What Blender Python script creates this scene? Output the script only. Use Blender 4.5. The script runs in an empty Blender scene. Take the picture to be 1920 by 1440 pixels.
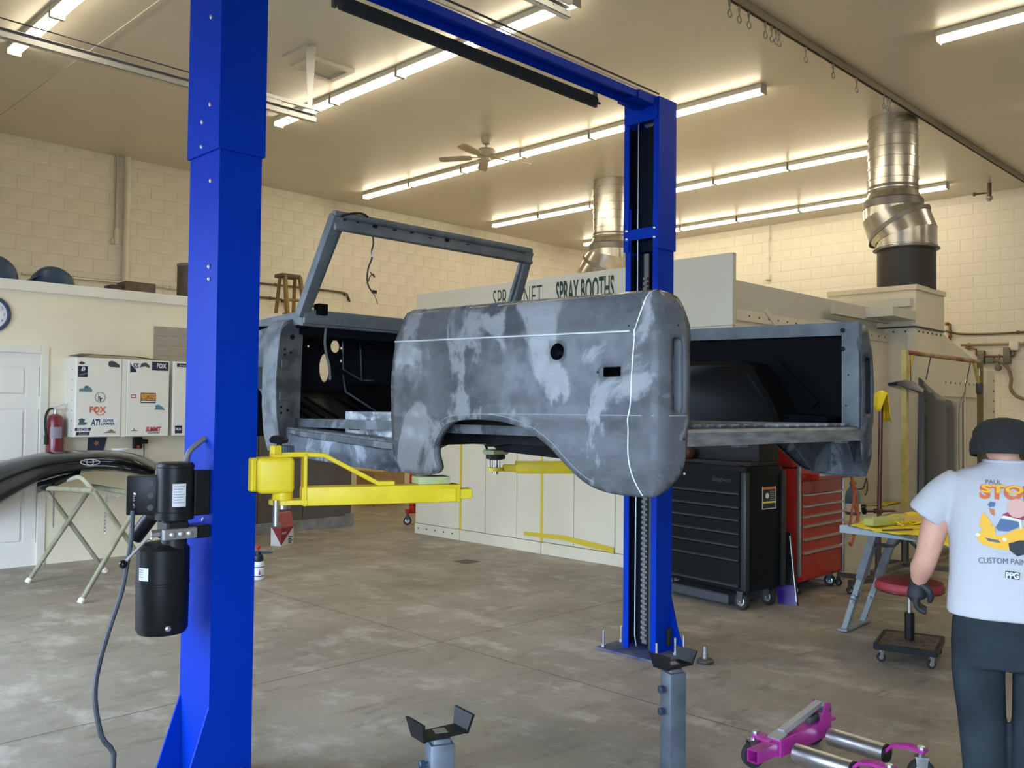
import bpy, bmesh, math, random
from mathutils import Vector, Matrix, Quaternion
from mathutils.geometry import delaunay_2d_cdt
random.seed(7)
R_ = math.radians
S = bpy.context.scene
COL = S.collection
# ---------------------------------------------------------------- camera
FPX = 1683.8; HC = 1.57; YAW, PIT, ROL = R_(44.85), R_(1.577), R_(0.607)
_f = Vector((math.cos(YAW)*math.cos(PIT), math.sin(YAW)*math.cos(PIT), math.sin(PIT)))
_r0 = Vector((math.sin(YAW), -math.cos(YAW), 0)); _u0 = _r0.cross(_f)
CR = _r0*math.cos(ROL) + _u0*math.sin(ROL); CU = -_r0*math.sin(ROL) + _u0*math.cos(ROL); CF = _f
CP = Vector((0, 0, HC))
cam_d = bpy.data.cameras.new('camera'); cam = bpy.data.objects.new('camera', cam_d); COL.objects.link(cam)
cam_d.sensor_width = 36; cam_d.sensor_fit = 'HORIZONTAL'; cam_d.lens = FPX/1920*36; cam_d.clip_start = .05; cam_d.clip_end = 200
cam.matrix_world = Matrix(((CR.x, CU.x, -CF.x, CP.x), (CR.y, CU.y, -CF.y, CP.y), (CR.z, CU.z, -CF.z, CP.z), (0, 0, 0, 1)))
S.camera = cam
# ---------------------------------------------------------------- daylight outside the open shop doors, exposure
w = bpy.data.worlds.new('sky'); S.world = w; w.use_nodes = True
_bg = w.node_tree.nodes['Background']; _bg.inputs[0].default_value = (.60, .77, 1.0, 1); _bg.inputs[1].default_value = 12.5
S.view_settings.view_transform = 'Standard'; S.view_settings.look = 'None'
S.view_settings.exposure = 0.08; S.view_settings.gamma = 1.0; S.view_settings.use_curve_mapping = False
LAMP = 22; LAMPCOL = (1.0, .86, .62)          # fluorescent tubes
# the two open roller doors in the front wall (Y range); sky portals help sampling
DOORS = ((-2.2, 1.6), (4.25, 7.9)); DOORH = 3.0; XW = -0.6
for _a, _b in DOORS:
    _l = bpy.data.lights.new('door_portal', 'AREA'); _l.shape = 'RECTANGLE'; _l.size = _b-_a; _l.size_y = DOORH; _l.cycles.is_portal = True
    _o = bpy.data.objects.new('door_portal', _l); COL.objects.link(_o); _o.location = (XW-.35, (_a+_b)/2, DOORH/2)
    _o.rotation_euler = (R_(90), 0, R_(-90))
S.cycles.max_bounces = 8; S.cycles.diffuse_bounces = 5; S.cycles.glossy_bounces = 4
S.cycles.sample_clamp_indirect = 6.0

# ---------------------------------------------------------------- pixel -> point on a known plane
def ray(x, y): return CR*((x-960)/FPX) - CU*((y-720)/FPX) + CF
def onx(x, y, v): d = ray(x, y); return CP + d*((v-CP.x)/d.x)
def ony(x, y, v): d = ray(x, y); return CP + d*((v-CP.y)/d.y)
def onz(x, y, v=0.): d = ray(x, y); return CP + d*((v-CP.z)/d.z)
def atd(x, y, dep): return CP + ray(x, y)*dep
V = Vector

# ---------------------------------------------------------------- materials
MATS = {}
def mat(name, col, rough=.5, metal=0., col2=None, nscale=6., namt=.5, bump=0., bscale=60., emit=None, estr=0., coat=0., spec=.5, stretch=None, contrast=(.35, .65), trans=0.):
    if name in MATS: return MATS[name]
    m = bpy.data.materials.new(name); m.use_nodes = True; nt = m.node_tree; b = nt.nodes['Principled BSDF']
    b.inputs['Base Color'].default_value = (*col, 1); b.inputs['Roughness'].default_value = rough; b.inputs['Metallic'].default_value = metal
    b.inputs['Coat Weight'].default_value = coat; b.inputs['Specular IOR Level'].default_value = spec
    if trans: b.inputs['Transmission Weight'].default_value = trans
    tc = nt.nodes.new('ShaderNodeTexCoord'); src = tc.outputs['Object']
    if stretch:
        mp = nt.nodes.new('ShaderNodeMapping'); mp.inputs['Scale'].default_value = stretch; nt.links.new(src, mp.inputs[0]); src = mp.outputs[0]
    if col2:
        n = nt.nodes.new('ShaderNodeTexNoise'); n.inputs['Scale'].default_value = nscale; n.inputs['Detail'].default_value = 6; n.inputs['Roughness'].default_value = namt
        nt.links.new(src, n.inputs[0])
        r = nt.nodes.new('ShaderNodeMapRange'); r.inputs[1].default_value = contrast[0]; r.inputs[2].default_value = contrast[1]; nt.links.new(n.outputs[0], r.inputs[0])
        x = nt.nodes.new('ShaderNodeMix'); x.data_type = 'RGBA'; x.inputs[6].default_value = (*col, 1); x.inputs[7].default_value = (*col2, 1)
        nt.links.new(r.outputs[0], x.inputs[0]); nt.links.new(x.outputs[2], b.inputs['Base Color'])
    if bump:
        n2 = nt.nodes.new('ShaderNodeTexNoise'); n2.inputs['Scale'].default_value = bscale; n2.inputs['Detail'].default_value = 4; nt.links.new(src, n2.inputs[0])
        bp = nt.nodes.new('ShaderNodeBump'); bp.inputs['Strength'].default_value = bump; bp.inputs['Distance'].default_value = .01
        nt.links.new(n2.outputs[0], bp.inputs['Height']); nt.links.new(bp.outputs[0], b.inputs['Normal'])
    if emit:
        b.inputs['Emission Color'].default_value = (*emit, 1); b.inputs['Emission Strength'].default_value = estr
    MATS[name] = m; return m
def nodes_of(m): return m.node_tree, m.node_tree.nodes['Principled BSDF']

# ---------------------------------------------------------------- mesh builder
class MB:
    def __init__(s): s.v = []; s.f = []
    def add(s, vs, fs):
        o = len(s.v); s.v += [V(p) for p in vs]; s.f += [tuple(i+o for i in f) for f in fs]; return s
    def xf(s, M, start=0):
        for i in range(start, len(s.v)): s.v[i] = M @ s.v[i]
        return s
    def box(s, a, b, bev=0., seg=2, M=None):
        x0, y0, z0 = a; x1, y1, z1 = b
        vs = [(x0,y0,z0),(x1,y0,z0),(x1,y1,z0),(x0,y1,z0),(x0,y0,z1),(x1,y0,z1),(x1,y1,z1),(x0,y1,z1)]
        fs = [(0,3,2,1),(4,5,6,7),(0,1,5,4),(1,2,6,5),(2,3,7,6),(3,0,4,7)]
        return s._bev(vs, fs, bev, seg, M)
    def _bev(s, vs, fs, bev, seg, M=None):
        if bev > 0:
            bm = bmesh.new(); bv = [bm.verts.new(p) for p in vs]
            for f in fs: bm.faces.new([bv[i] for i in f])
            bmesh.ops.recalc_face_normals(bm, faces=bm.faces)
            es = [e for e in bm.edges if len(e.link_faces) == 2 and e.calc_face_angle(0) > .5]
            bmesh.ops.bevel(bm, geom=es, offset=bev, segments=seg, profile=.5, affect='EDGES', clamp_overlap=True)
            bm.verts.index_update(); vs = [v.co.copy() for v in bm.verts]; fs = [[v.index for v in f.verts] for f in bm.faces]; bm.free()
        if M is not None: vs = [M @ V(p) for p in vs]
        return s.add(vs, fs)
    def prism(s, poly, ext, bev=0., seg=2):
        """polygon of 3-D points extruded by vector ext"""
        n = len(poly); e = V(ext); p = [V(q) for q in poly]
        vs = p + [q+e for q in p]
        fs = [tuple(range(n-1, -1, -1)), tuple(range(n, 2*n))] + [(i, (i+1) % n, n+(i+1) % n, n+i) for i in range(n)]
        return s._bev(vs, fs, bev, seg)
    def quadbox(s, p, q, width, height, up=(0, 0, 1), bev=0.):
        """bar of rectangular section from p to q"""
        p, q = V(p), V(q); d = (q-p).normalized(); u = V(up); sd = d.cross(u)
        if sd.length < 1e-4: sd = d.cross(V((1, 0, 0)))
        sd.normalize(); u = sd.cross(d).normalized()
        a = sd*width/2; b = u*height/2
        vs = [p-a-b, p+a-b, p+a+b, p-a+b, q-a-b, q+a-b, q+a+b, q-a+b]
        fs = [(0,1,2,3),(7,6,5,4),(0,4,5,1),(1,5,6,2),(2,6,7,3),(3,7,4,0)]
        return s._bev(vs, fs, bev, 2)
    def tube(s, p, q, r, r2=None, n=16, cap=True):
        p, q = V(p), V(q); r2 = r if r2 is None else r2; d = (q-p).normalized()
        a = d.orthogonal().normalized(); b = d.cross(a)
        ring = lambda c, rr: [c + (a*math.cos(t)+b*math.sin(t))*rr for t in [2*math.pi*i/n for i in range(n)]]
        vs = ring(p, r) + ring(q, r2); fs = [(i, (i+1) % n, n+(i+1) % n, n+i) for i in range(n)]
        if cap: fs += [tuple(range(n-1, -1, -1)), tuple(range(n, 2*n))]
        return s.add(vs, fs)
    def path(s, pts, r, n=8, smooth=0, closed=False):
        pts = [V(p) for p in pts]
        if smooth: pts = catmull(pts, smooth, closed)
        m = len(pts); vs = []; fs = []; t0 = (pts[1]-pts[0]).normalized(); a = t0.orthogonal().normalized()
        for i, p in enumerate(pts):
            if closed: t = (pts[(i+1) % m]-pts[i-1])
            else: t = (pts[min(i+1, m-1)]-pts[max(i-1, 0)])
            t = t.normalized() if t.length > 1e-9 else t0
            a = (a - t*a.dot(t)); a = a.normalized() if a.length > 1e-6 else t.orthogonal().normalized(); b = t.cross(a)
            rr = r[i*len(r)//m] if isinstance(r, (list, tuple)) else r
            vs += [p + (a*math.cos(2*math.pi*k/n)+b*math.sin(2*math.pi*k/n))*rr for k in range(n)]
        for i in range(m if closed else m-1):
            j = (i+1) % m
            fs += [(i*n+k, i*n+(k+1) % n, j*n+(k+1) % n, j*n+k) for k in range(n)]
        if not closed: fs += [tuple(range(n-1, -1, -1)), tuple(range((m-1)*n, m*n))]
        return s.add(vs, fs)
    def lathe(s, prof, c=(0, 0, 0), n=24, axis=(0, 0, 1), cap=True):
        """prof = [(radius, height)...] about axis through c"""
        c = V(c); d = V(axis).normalized(); a = d.orthogonal().normalized() if abs(d.z) < .999 else V((1, 0, 0)); b = d.cross(a)
        vs = []; fs = []
        for r, h in prof: vs += [c + d*h + (a*math.cos(2*math.pi*k/n)+b*math.sin(2*math.pi*k/n))*max(r, 1e-4) for k in range(n)]
        for i in range(len(prof)-1): fs += [(i*n+k, i*n+(k+1) % n, (i+1)*n+(k+1) % n, (i+1)*n+k) for k in range(n)]
        if cap: fs += [tuple(range(n-1, -1, -1)), tuple(range((len(prof)-1)*n, len(prof)*n))]
        return s.add(vs, fs)
    def loft(s, rings, cap=True, closed=True):
        n = len(rings[0]); vs = [p for r in rings for p in r]; fs = []
        for i in range(len(rings)-1):
            for k in range(n if closed else n-1): fs.append((i*n+k, i*n+(k+1) % n, (i+1)*n+(k+1) % n, (i+1)*n+k))
        if cap and closed: fs += [tuple(range(n-1, -1, -1)), tuple(range((len(rings)-1)*n, len(rings)*n))]
        return s.add(vs, fs)
    def ball(s, c, r, n=12, sc=(1, 1, 1)):
        prof = [(r*math.sin(math.pi*i/n)*1.0, -r*math.cos(math.pi*i/n)) for i in range(n+1)]
        st = len(s.v); s.lathe(prof, (0, 0, 0), n*2, cap=False)
        for i in range(st, len(s.v)): p = s.v[i]; s.v[i] = V((p.x*sc[0]+c[0], p.y*sc[1]+c[1], p.z*sc[2]+c[2]))
        return s
    def sheet(s, outline, fn, holes=(), step=.05):
        """2-D outline (u,v) with holes, filled by a fine triangulation, mapped to 3-D by fn(u,v)"""
        def dens(l):
            o = []
            for i, p in enumerate(l):
                q = l[(i+1) % len(l)]; k = max(1, int(math.dist(p, q)/step+.5)); o += [(p[0]+(q[0]-p[0])*j/k, p[1]+(q[1]-p[1])*j/k) for j in range(k)]
            return o
        loops = [dens(outline)] + [list(h) for h in holes]
        pts = []; eds = []
        for l in loops:
            o = len(pts); pts += [V(p) for p in l]; eds += [(o+i, o+(i+1) % len(l)) for i in range(len(l))]
        us = [p[0] for p in outline]; vs_ = [p[1] for p in outline]
        def inside(l, x, y):
            c = False; j = len(l)-1
            for i in range(len(l)):
                if (l[i][1] > y) != (l[j][1] > y) and x < (l[j][0]-l[i][0])*(y-l[i][1])/(l[j][1]-l[i][1])+l[i][0]: c = not c
                j = i
            return c
        nb = list(pts)
        x = min(us)+step*.5
        while x < max(us):
            y = min(vs_)+step*.5
            while y < max(vs_):
                if inside(loops[0], x, y) and not any(inside(h, x, y) for h in loops[1:]) and min((p.x-x)**2+(p.y-y)**2 for p in nb) > (step*.45)**2: pts.append(V((x, y)))
                y += step
            x += step
        r = delaunay_2d_cdt([V((p[0], p[1])) for p in pts], eds, [], 0, 1e-6)
        vo, fo = r[0], r[2]; fk = []
        for f in fo:
            cx = sum(vo[i][0] for i in f)/len(f); cy = sum(vo[i][1] for i in f)/len(f)
            if inside(loops[0], cx, cy) and not any(inside(h, cx, cy) for h in loops[1:]): fk.append(f)
        return s.add([fn(p[0], p[1]) for p in vo], fk)
    def build(s, name, material, parent=None, world=True, smooth=35, solid=0., soff=0.):
        me = bpy.data.meshes.new(name); vs = s.v
        if world and parent is not None:
            Mi = MROOT[parent.name].inverted(); vs = [Mi @ p for p in vs]
        me.from_pydata([tuple(p) for p in vs], [], s.f); me.validate()
        bm = bmesh.new(); bm.from_mesh(me)
        if not solid: bmesh.ops.recalc_face_normals(bm, faces=bm.faces)
        bm.to_mesh(me); bm.free()
        me.materials.append(material if not isinstance(material, str) else MATS[material])
        if smooth:
            me.polygons.foreach_set('use_smooth', [True]*len(me.polygons)); me.set_sharp_from_angle(angle=R_(smooth))
        me.update()
        o = bpy.data.objects.new(name, me); COL.objects.link(o)
        if parent is not None: o.parent = parent; MROOT[o.name] = MROOT[parent.name]
        else: MROOT[o.name] = Matrix()
        if solid:
            md = o.modifiers.new('solid', 'SOLIDIFY'); md.thickness = solid; md.offset = soff
        return o
MROOT = {}
def catmull(pts, k, closed=False):
    out = []; m = len(pts)
    for i in range(m if closed else m-1):
        if closed: p0, p1, p2, p3 = pts[i-1], pts[i], pts[(i+1) % m], pts[(i+2) % m]
        else: p0, p1, p2, p3 = pts[max(i-1, 0)], pts[i], pts[i+1], pts[min(i+2, m-1)]
        for j in range(k):
            t = j/k; out.append(.5*((2*p1)+(-p0+p2)*t+(2*p0-5*p1+4*p2-p3)*t*t+(-p0+3*p1-3*p2+p3)*t**3))
    if not closed: out.append(pts[-1])
    return out
def cat2(pts, k=6, closed=False): return [(p.x, p.y) for p in catmull([V((a, b, 0)) for a, b in pts], k, closed)]
def tag(o, label, cat, group=None, kind=None):
    if label: o['label'] = label
    if cat: o['category'] = cat
    if group: o['group'] = group
    if kind: o['kind'] = kind
    return o
def struct(o): o['kind'] = 'structure'; return o
def thing(name, label, cat, loc=(0, 0, 0), rz=0., group=None):
    o = bpy.data.objects.new(name, None); COL.objects.link(o); o.empty_display_size = .1
    o.location = loc; o.rotation_euler = (0, 0, rz); MROOT[o.name] = Matrix.Translation(V(loc)) @ Matrix.Rotation(rz, 4, 'Z')
    return tag(o, label, cat, group)
def lbl(o, t): o['label'] = t; return o
def copy_tree(o, parent=None, loc=None, rz=None):
    c = o.copy(); COL.objects.link(c)
    if parent is not None: c.parent = parent
    if loc is not None: c.location = loc
    if rz is not None: c.rotation_euler = (0, 0, rz)
    for ch in list(o.children): copy_tree(ch, c)
    return c
def text_mb(mb, s, origin, right, up, height, width=None, depth=.001, bold=0., align='LEFT', shear=0.):
    """flat letters in the plane right/up; height = cap height, width stretches the line"""
    cu = bpy.data.curves.new('t', 'FONT'); cu.body = s; cu.size = 1; cu.offset = bold; cu.shear = shear; cu.resolution_u = 3
    to = bpy.data.objects.new('t', cu); me = bpy.data.meshes.new_from_object(to)
    xs = [v.co.x for v in me.vertices]; ys = [v.co.y for v in me.vertices]
    if xs:
        x0, x1, y1 = min(xs), max(xs), .73
        k = height/y1; kx = width/(x1-x0) if width else k
        r = V(right).normalized(); u = V(up).normalized(); n = r.cross(u).normalized(); o = V(origin)
        if align == 'CENTER': o = o - r*(x1-x0)*kx/2
        mb.add([o + r*(v.co.x-x0)*kx + u*v.co.y*k + n*depth for v in me.vertices], [tuple(p.vertices) for p in me.polygons])
    bpy.data.meshes.remove(me); bpy.data.objects.remove(to); bpy.data.curves.remove(cu)
    return mb
def circ(cx, cy, r, n=20, r2=None): return [(cx+r*math.cos(2*math.pi*i/n), cy+(r2 or r)*math.sin(2*math.pi*i/n)) for i in range(n)]
def C(r, g, b):
    f = lambda c: (c/255/12.92) if c <= 10 else (((c/255)+.055)/1.055)**2.4
    return (f(r), f(g), f(b))
# ---------------------------------------------------------------- shared materials
mat('ceiling_paint', C(214,207,192), .36, col2=C(206,198,182), nscale=.6, bump=.03, bscale=3)
mat('block_paint', C(234,229,214), .55, col2=C(226,220,204), nscale=3, bump=.25, bscale=90)
mat('mortar_paint', C(222,216,200), .7, bump=.2, bscale=80)
mat('wall_paint', C(229,220,194), .55, col2=C(222,212,186), nscale=2.5, bump=.05, bscale=40)
mat('white_paint', C(226,222,208), .45, col2=C(216,211,195), nscale=4)
mat('door_paint', C(228,224,214), .4)
mat('booth_paint', C(222,214,192), .42, col2=C(212,204,182), nscale=1.5)
mat('booth_grey', C(200,198,186), .5)
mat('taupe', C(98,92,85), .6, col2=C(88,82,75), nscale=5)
mat('grey_curb', C(140,142,142), .6, col2=C(120,122,122), nscale=8)
mat('lift_blue', (.001,.036,.42), .38, spec=.06, col2=(.001,.031,.38), nscale=2)
mat('lift_yellow', (.92,.72,.02), .45, col2=(.84,.62,.015), nscale=9)
mat('black_plastic', (.010,.011,.012), .38, spec=.25)
mat('black_gloss', (.006,.006,.006), .16, coat=.12, spec=.35)
mat('black_matte', (.010,.011,.013), .75)
mat('rubber', (.018,.018,.019), .8, bump=.1)
mat('steel', (.55,.55,.55), .32, 1., col2=(.42,.42,.43), nscale=20)
mat('zinc', (.62,.64,.66), .38, 1.)
mat('galv', (.66,.65,.62), .26, 1., col2=(.50,.49,.46), nscale=7, bump=.06, bscale=14)
mat('dark_tape', (.20,.19,.17), .45, .6)
mat('tape_yellow', (.62,.47,.03), .6)
mat('sheet_yellow', (.86,.66,.02), .7, bump=.15, bscale=25)
mat('yellow_pole', (.60,.48,.12), .5, col2=(.45,.36,.10), nscale=12)
mat('wood_brown', C(96,80,66), .7, col2=C(80,66,54), nscale=10)
mat('card', C(176,150,110), .8, col2=C(160,134,96), nscale=10)
mat('red', (.42,.018,.014), .35, coat=.2)
mat('red_chest', (.40,.020,.012), .32, coat=.3, col2=(.36,.017,.011), nscale=4)
mat('red_vinyl', (.42,.035,.045), .5, col2=(.30,.045,.045), nscale=14)
mat('magenta', (.42,.02,.27), .35, coat=.2, col2=(.36,.018,.23), nscale=8)
mat('white_label', (.75,.76,.78), .5)
mat('ink', (.012,.014,.02), .6)
mat('stand_grey', (.16,.19,.23), .42, .5, col2=(.11,.13,.16), nscale=9)
mat('sawhorse_grey', (.33,.37,.42), .45, .4, col2=(.24,.28,.33), nscale=10)
mat('deep_blue', (.004,.022,.060), .12, coat=.8)
mat('maroon', (.085,.012,.012), .3, coat=.4)
mat('conduit', (.55,.53,.48), .45, .3)
mat('pipe_dark', C(108,92,70), .5, .5)
mat('hook', (.40,.38,.33), .35, .9)
mat('orange_hose', (.52,.15,.06), .5)
mat('purple', (.045,.010,.20), .35)
mat('foam_green', C(176,190,160), .8, col2=C(196,200,120), nscale=30)
mat('dark_grey', (.05,.052,.056), .55)
mat('lamp_housing', C(208,204,192), .5)
mat('lamp_lens', (.9,.88,.8), .5, emit=LAMPCOL, estr=LAMP)

# concrete floor
def floor_mat():
    m = mat('concrete', C(150,138,120), .62, bump=.12, bscale=18); nt, b = nodes_of(m); L = nt.links; N = nt.nodes.new
    tc = N('ShaderNodeTexCoord'); sp = N('ShaderNodeSeparateXYZ'); L.new(tc.outputs['Object'], sp.inputs[0])
    def noise(s, d=8, r=.62, st=None):
        n = N('ShaderNodeTexNoise'); n.inputs['Scale'].default_value = s; n.inputs['Detail'].default_value = d; n.inputs['Roughness'].default_value = r
        if st:
            mp = N('ShaderNodeMapping'); mp.inputs['Scale'].default_value = st; mp.inputs['Rotation'].default_value = (0, 0, .6); L.new(tc.outputs['Object'], mp.inputs[0]); L.new(mp.outputs[0], n.inputs[0])
        else: L.new(tc.outputs['Object'], n.inputs[0])
        return n.outputs[0]
    def mr(s, a, b_, c=0., d=1.):
        r = N('ShaderNodeMapRange'); r.inputs[1].default_value = a; r.inputs[2].default_value = b_; r.inputs[3].default_value = c; r.inputs[4].default_value = d; L.new(s, r.inputs[0]); return r.outputs[0]
    def mix(f, a, b_):
        x = N('ShaderNodeMix'); x.data_type = 'RGBA'
        for i, q in ((6, a), (7, b_)):
            if isinstance(q, tuple): x.inputs[i].default_value = (*q, 1)
            else: L.new(q, x.inputs[i])
        if isinstance(f, float): x.inputs[0].default_value = f
        else: L.new(f, x.inputs[0])
        return x.outputs[2]
    c = mix(mr(noise(.9), .35, .65), C(154,147,134), C(131,124,112))
    c = mix(mr(noise(3.2, 10, .7, (1, 2.2, 1)), .56, .74), c, C(112,104,94))
    c = mix(mr(noise(1.7, 10, .72, (1.6, 1, 1)), .52, .66, 0., .75), c, C(186,181,172))
    c = mix(mr(noise(9, 8, .7), .58, .78, 0., .6), c, C(190,184,172))
    c = mix(mr(noise(2.4, 9, .75, (.7, 2.6, 1)), .55, .70, 0., .8), c, C(104,94,80))
    c = mix(mr(noise(40, 4, .6), .62, .8, 0., .35), c, C(92,84,74))
    jx = onz(850, 1210).x; jy = onz(820, 1205).y
    def joint(o, p):
        a = N('ShaderNodeMath'); a.operation = 'SUBTRACT'; L.new(o, a.inputs[0]); a.inputs[1].default_value = p
        d = N('ShaderNodeMath'); d.operation = 'ABSOLUTE'; L.new(a.outputs[0], d.inputs[0]); return mr(d.outputs[0], .003, .006, 1., 0.)
    for o, p in ((sp.outputs[0], jx), (sp.outputs[1], jy), (sp.outputs[0], jx+3.6), (sp.outputs[1], jy+3.7)):
        c = mix(joint(o, p), c, C(78,71,62))
    L.new(c, b.inputs['Base Color'])
    L.new(mr(noise(2.2), .35, .7, .42, .7), b.inputs['Roughness'])
    return m
floor_mat()
HCEIL = 5.2; YL = 13.3; XR = 15.85; YB = -6.
# ---------------------------------------------------------------- shell
fl = struct(MB().box((XW-.3, YB, -.2), (XR+.2, YL+.2, 0)).build('floor', 'concrete', smooth=0))
ap = struct(MB().box((-14, -14, -.22), (XW-.3, 18, -.02)).build('ground', mat('asphalt', C(88,87,86), .9, col2=C(78,77,76), nscale=2), smooth=0)); 
ce = struct(MB().box((XW-.3, YB, HCEIL), (XR+.2, YL+.2, HCEIL+.2)).build('ceiling', 'ceiling_paint', smooth=0))
struct(MB().prism([(3.38, 7.0, HCEIL), (3.42, 7.0, HCEIL), (3.42, YL, HCEIL), (3.38, YL, HCEIL)], (0, 0, -.008)).build('trim_1', 'ceiling_paint', smooth=0))
wl = struct(MB().box((XW-.3, YL+.004, 0), (XR+.2, YL+.2, HCEIL)).build('wall_left', 'mortar_paint', smooth=0))
wr = struct(MB().box((XR+.004, YB, 0), (XR+.2, YL, HCEIL)).build('wall_right', 'mortar_paint', smooth=0))
struct(MB().box((XW-.3, YB-.2, 0), (XR+.2, YB, HCEIL)).build('wall_back', 'block_paint', smooth=0))
wf = MB(); ys = YB
for a, b in DOORS + ((YL, YL),):
    wf.box((XW-.3, ys, 0), (XW, a, HCEIL)); 
    if b > a: wf.box((XW-.3, a, DOORH), (XW, b, HCEIL))
    ys = b
struct(wf.build('wall_front', 'block_paint', smooth=0))
# painted concrete blocks, each a part of its wall; the 300 nearest singly, the others joined
def blocks(wall, along, fixed, lo, hi, z0):
    me = None; cells = []; k0 = int(z0/.2032)
    for k in range(k0, int(HCEIL/.2032)+1):
        za = k*.2032; zb = min(za+.2032, HCEIL)-.009
        if zb-za < .05: continue
        a = lo - (.2032 if k % 2 else 0)
        while a < hi:
            u0, u1 = max(a, lo), min(a+.4064, hi)-.009
            if u1-u0 > .03: cells.append((u0, u1, za, zb))
            a += .4064
    def cell_box(mb, c):
        u0, u1, za, zb = c; e = .003
        q = [(u0, za), (u1, za), (u1, zb), (u0, zb)]; i = [(u0+e, za+e), (u1-e, za+e), (u1-e, zb-e), (u0+e, zb-e)]
        P = (lambda u, z, d: (u, fixed+d, z)) if along == 'x' else (lambda u, z, d: (fixed+d, u, z))
        vs = [P(*p, .004) for p in q] + [P(*p, 0) for p in i]
        mb.add(vs, [(4, 5, 6, 7), (0, 1, 5, 4), (1, 2, 6, 5), (2, 3, 7, 6), (3, 0, 4, 7)])
    def vis(c):
        p = V(((c[0]+c[1])/2, fixed, (c[2]+c[3])/2)) if along == 'x' else V((fixed, (c[0]+c[1])/2, (c[2]+c[3])/2))
        d = p-CP; return d.dot(CF) + (0 if abs(d.dot(CR)/d.dot(CF)) < .6 else 99)
    cells.sort(key=vis)
    share = {}
    for c in cells[:300]:
        key = (round(c[1]-c[0], 3), round(c[3]-c[2], 3))
        if key not in share:
            mb = MB(); cell_box(mb, (0, c[1]-c[0], 0, c[3]-c[2]))
            o = mb.build('concrete_block', 'block_paint', wall, smooth=0); share[key] = o.data
            off = V((0, 0, 0))
        else:
            o = bpy.data.objects.new('concrete_block', share[key]); COL.objects.link(o); o.parent = wall
        o.location = (c[0], 0, c[2]) if along == 'x' else (0, c[0], c[2])
    mb = MB()
    for c in cells[300:]: cell_box(mb, c)
    o = mb.build('concrete_block', 'block_paint', wall, smooth=0); o['kind'] = 'stuff'
blocks(wl, 'x', YL, 2.2, XR, 2.4)
blocks(wr, 'y', XR, 2.6, YL, .8)

# ---------------------------------------------------------------- office partition, its door and trims
YP = 9.45
D0 = -0.2; d_r = ony(73, 800, YP).x; dtop = 2.06; d_l = d_r-.86
wo = MB()
wo.box((XW, YP, 0), (d_l, YP+.12, 2.7)); wo.box((d_r, YP, 0), (4.9, YP+.12, 2.7)); wo.box((d_l, YP, dtop), (d_r, YP+.12, 2.7))
wo.box((4.9, YP, 0), (5.0, 9.95, 2.7))
struct(wo.build('wall_office', 'wall_paint', smooth=0))
struct(MB().box((XW, YP-.025, 2.66), (5.02, YL-.01, 2.76)).box((5.02, 9.92, 2.62), (7.03, YL-.01, 2.72)).build('trim_2', 'white_paint', smooth=0))
struct(MB().box((5.0, 9.95, 1.25), (7.01, 10.07, 2.62)).box((6.91, 10.07, 0), (7.01, YL, 2.62)).build('wall_passage', 'wall_paint', smooth=0))
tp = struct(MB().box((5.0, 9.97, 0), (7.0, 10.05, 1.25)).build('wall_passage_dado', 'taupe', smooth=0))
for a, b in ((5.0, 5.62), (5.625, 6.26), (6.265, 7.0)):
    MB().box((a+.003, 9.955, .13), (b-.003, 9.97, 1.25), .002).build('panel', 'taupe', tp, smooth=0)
struct(MB().box((5.0, 9.93, 0), (6.9, 9.97, .13), .004).box((6.9, 9.93, 0), (7.03, 9.97, .16), .004).build('baseboard_passage', 'grey_curb', smooth=0))
# six-panel door
dr = struct(MB().box((d_l+.005, YP+.02, .005), (d_r-.005, YP+.06, dtop-.005)).build('door_1', 'door_paint', smooth=0))
fr = MB(); wd = d_r-d_l
fr.box((d_l, YP+.012, 0), (d_l+.115, YP+.03, dtop)); fr.box((d_r-.115, YP+.012, 0), (d_r-.005, YP+.03, dtop)); fr.box(((d_l+d_r)/2-.05, YP+.012, 0), ((d_l+d_r)/2+.05, YP+.03, dtop))
for a, b in ((0, .22), (.86, 1.0), (1.52, 1.64), (1.93, dtop)): fr.box((d_l, YP+.0121, a), (d_r, YP+.0301, b))
fr.build('stile_frame', 'door_paint', dr, smooth=0)
for x0, x1 in ((d_l+.14, (d_l+d_r)/2-.075), ((d_l+d_r)/2+.075, d_r-.14)):
    for a, b in ((.245, .835), (1.025, 1.495), (1.665, 1.905)):
        MB().box((x0, YP+.008, a), (x1, YP+.022, b), .009, 1).build('panel', 'door_paint', dr, smooth=0)
cs = MB(); 
for x0, x1 in ((d_r, d_r+.075), (d_l-.075, d_l)): cs.box((x0, YP-.018, 0), (x1, YP+.0, dtop+.075), .004, 1)
cs.box((d_l, YP-.018, dtop), (d_r, YP, dtop+.075), .004, 1)
struct(cs.build('trim_3', 'white_paint', smooth=0))

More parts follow.
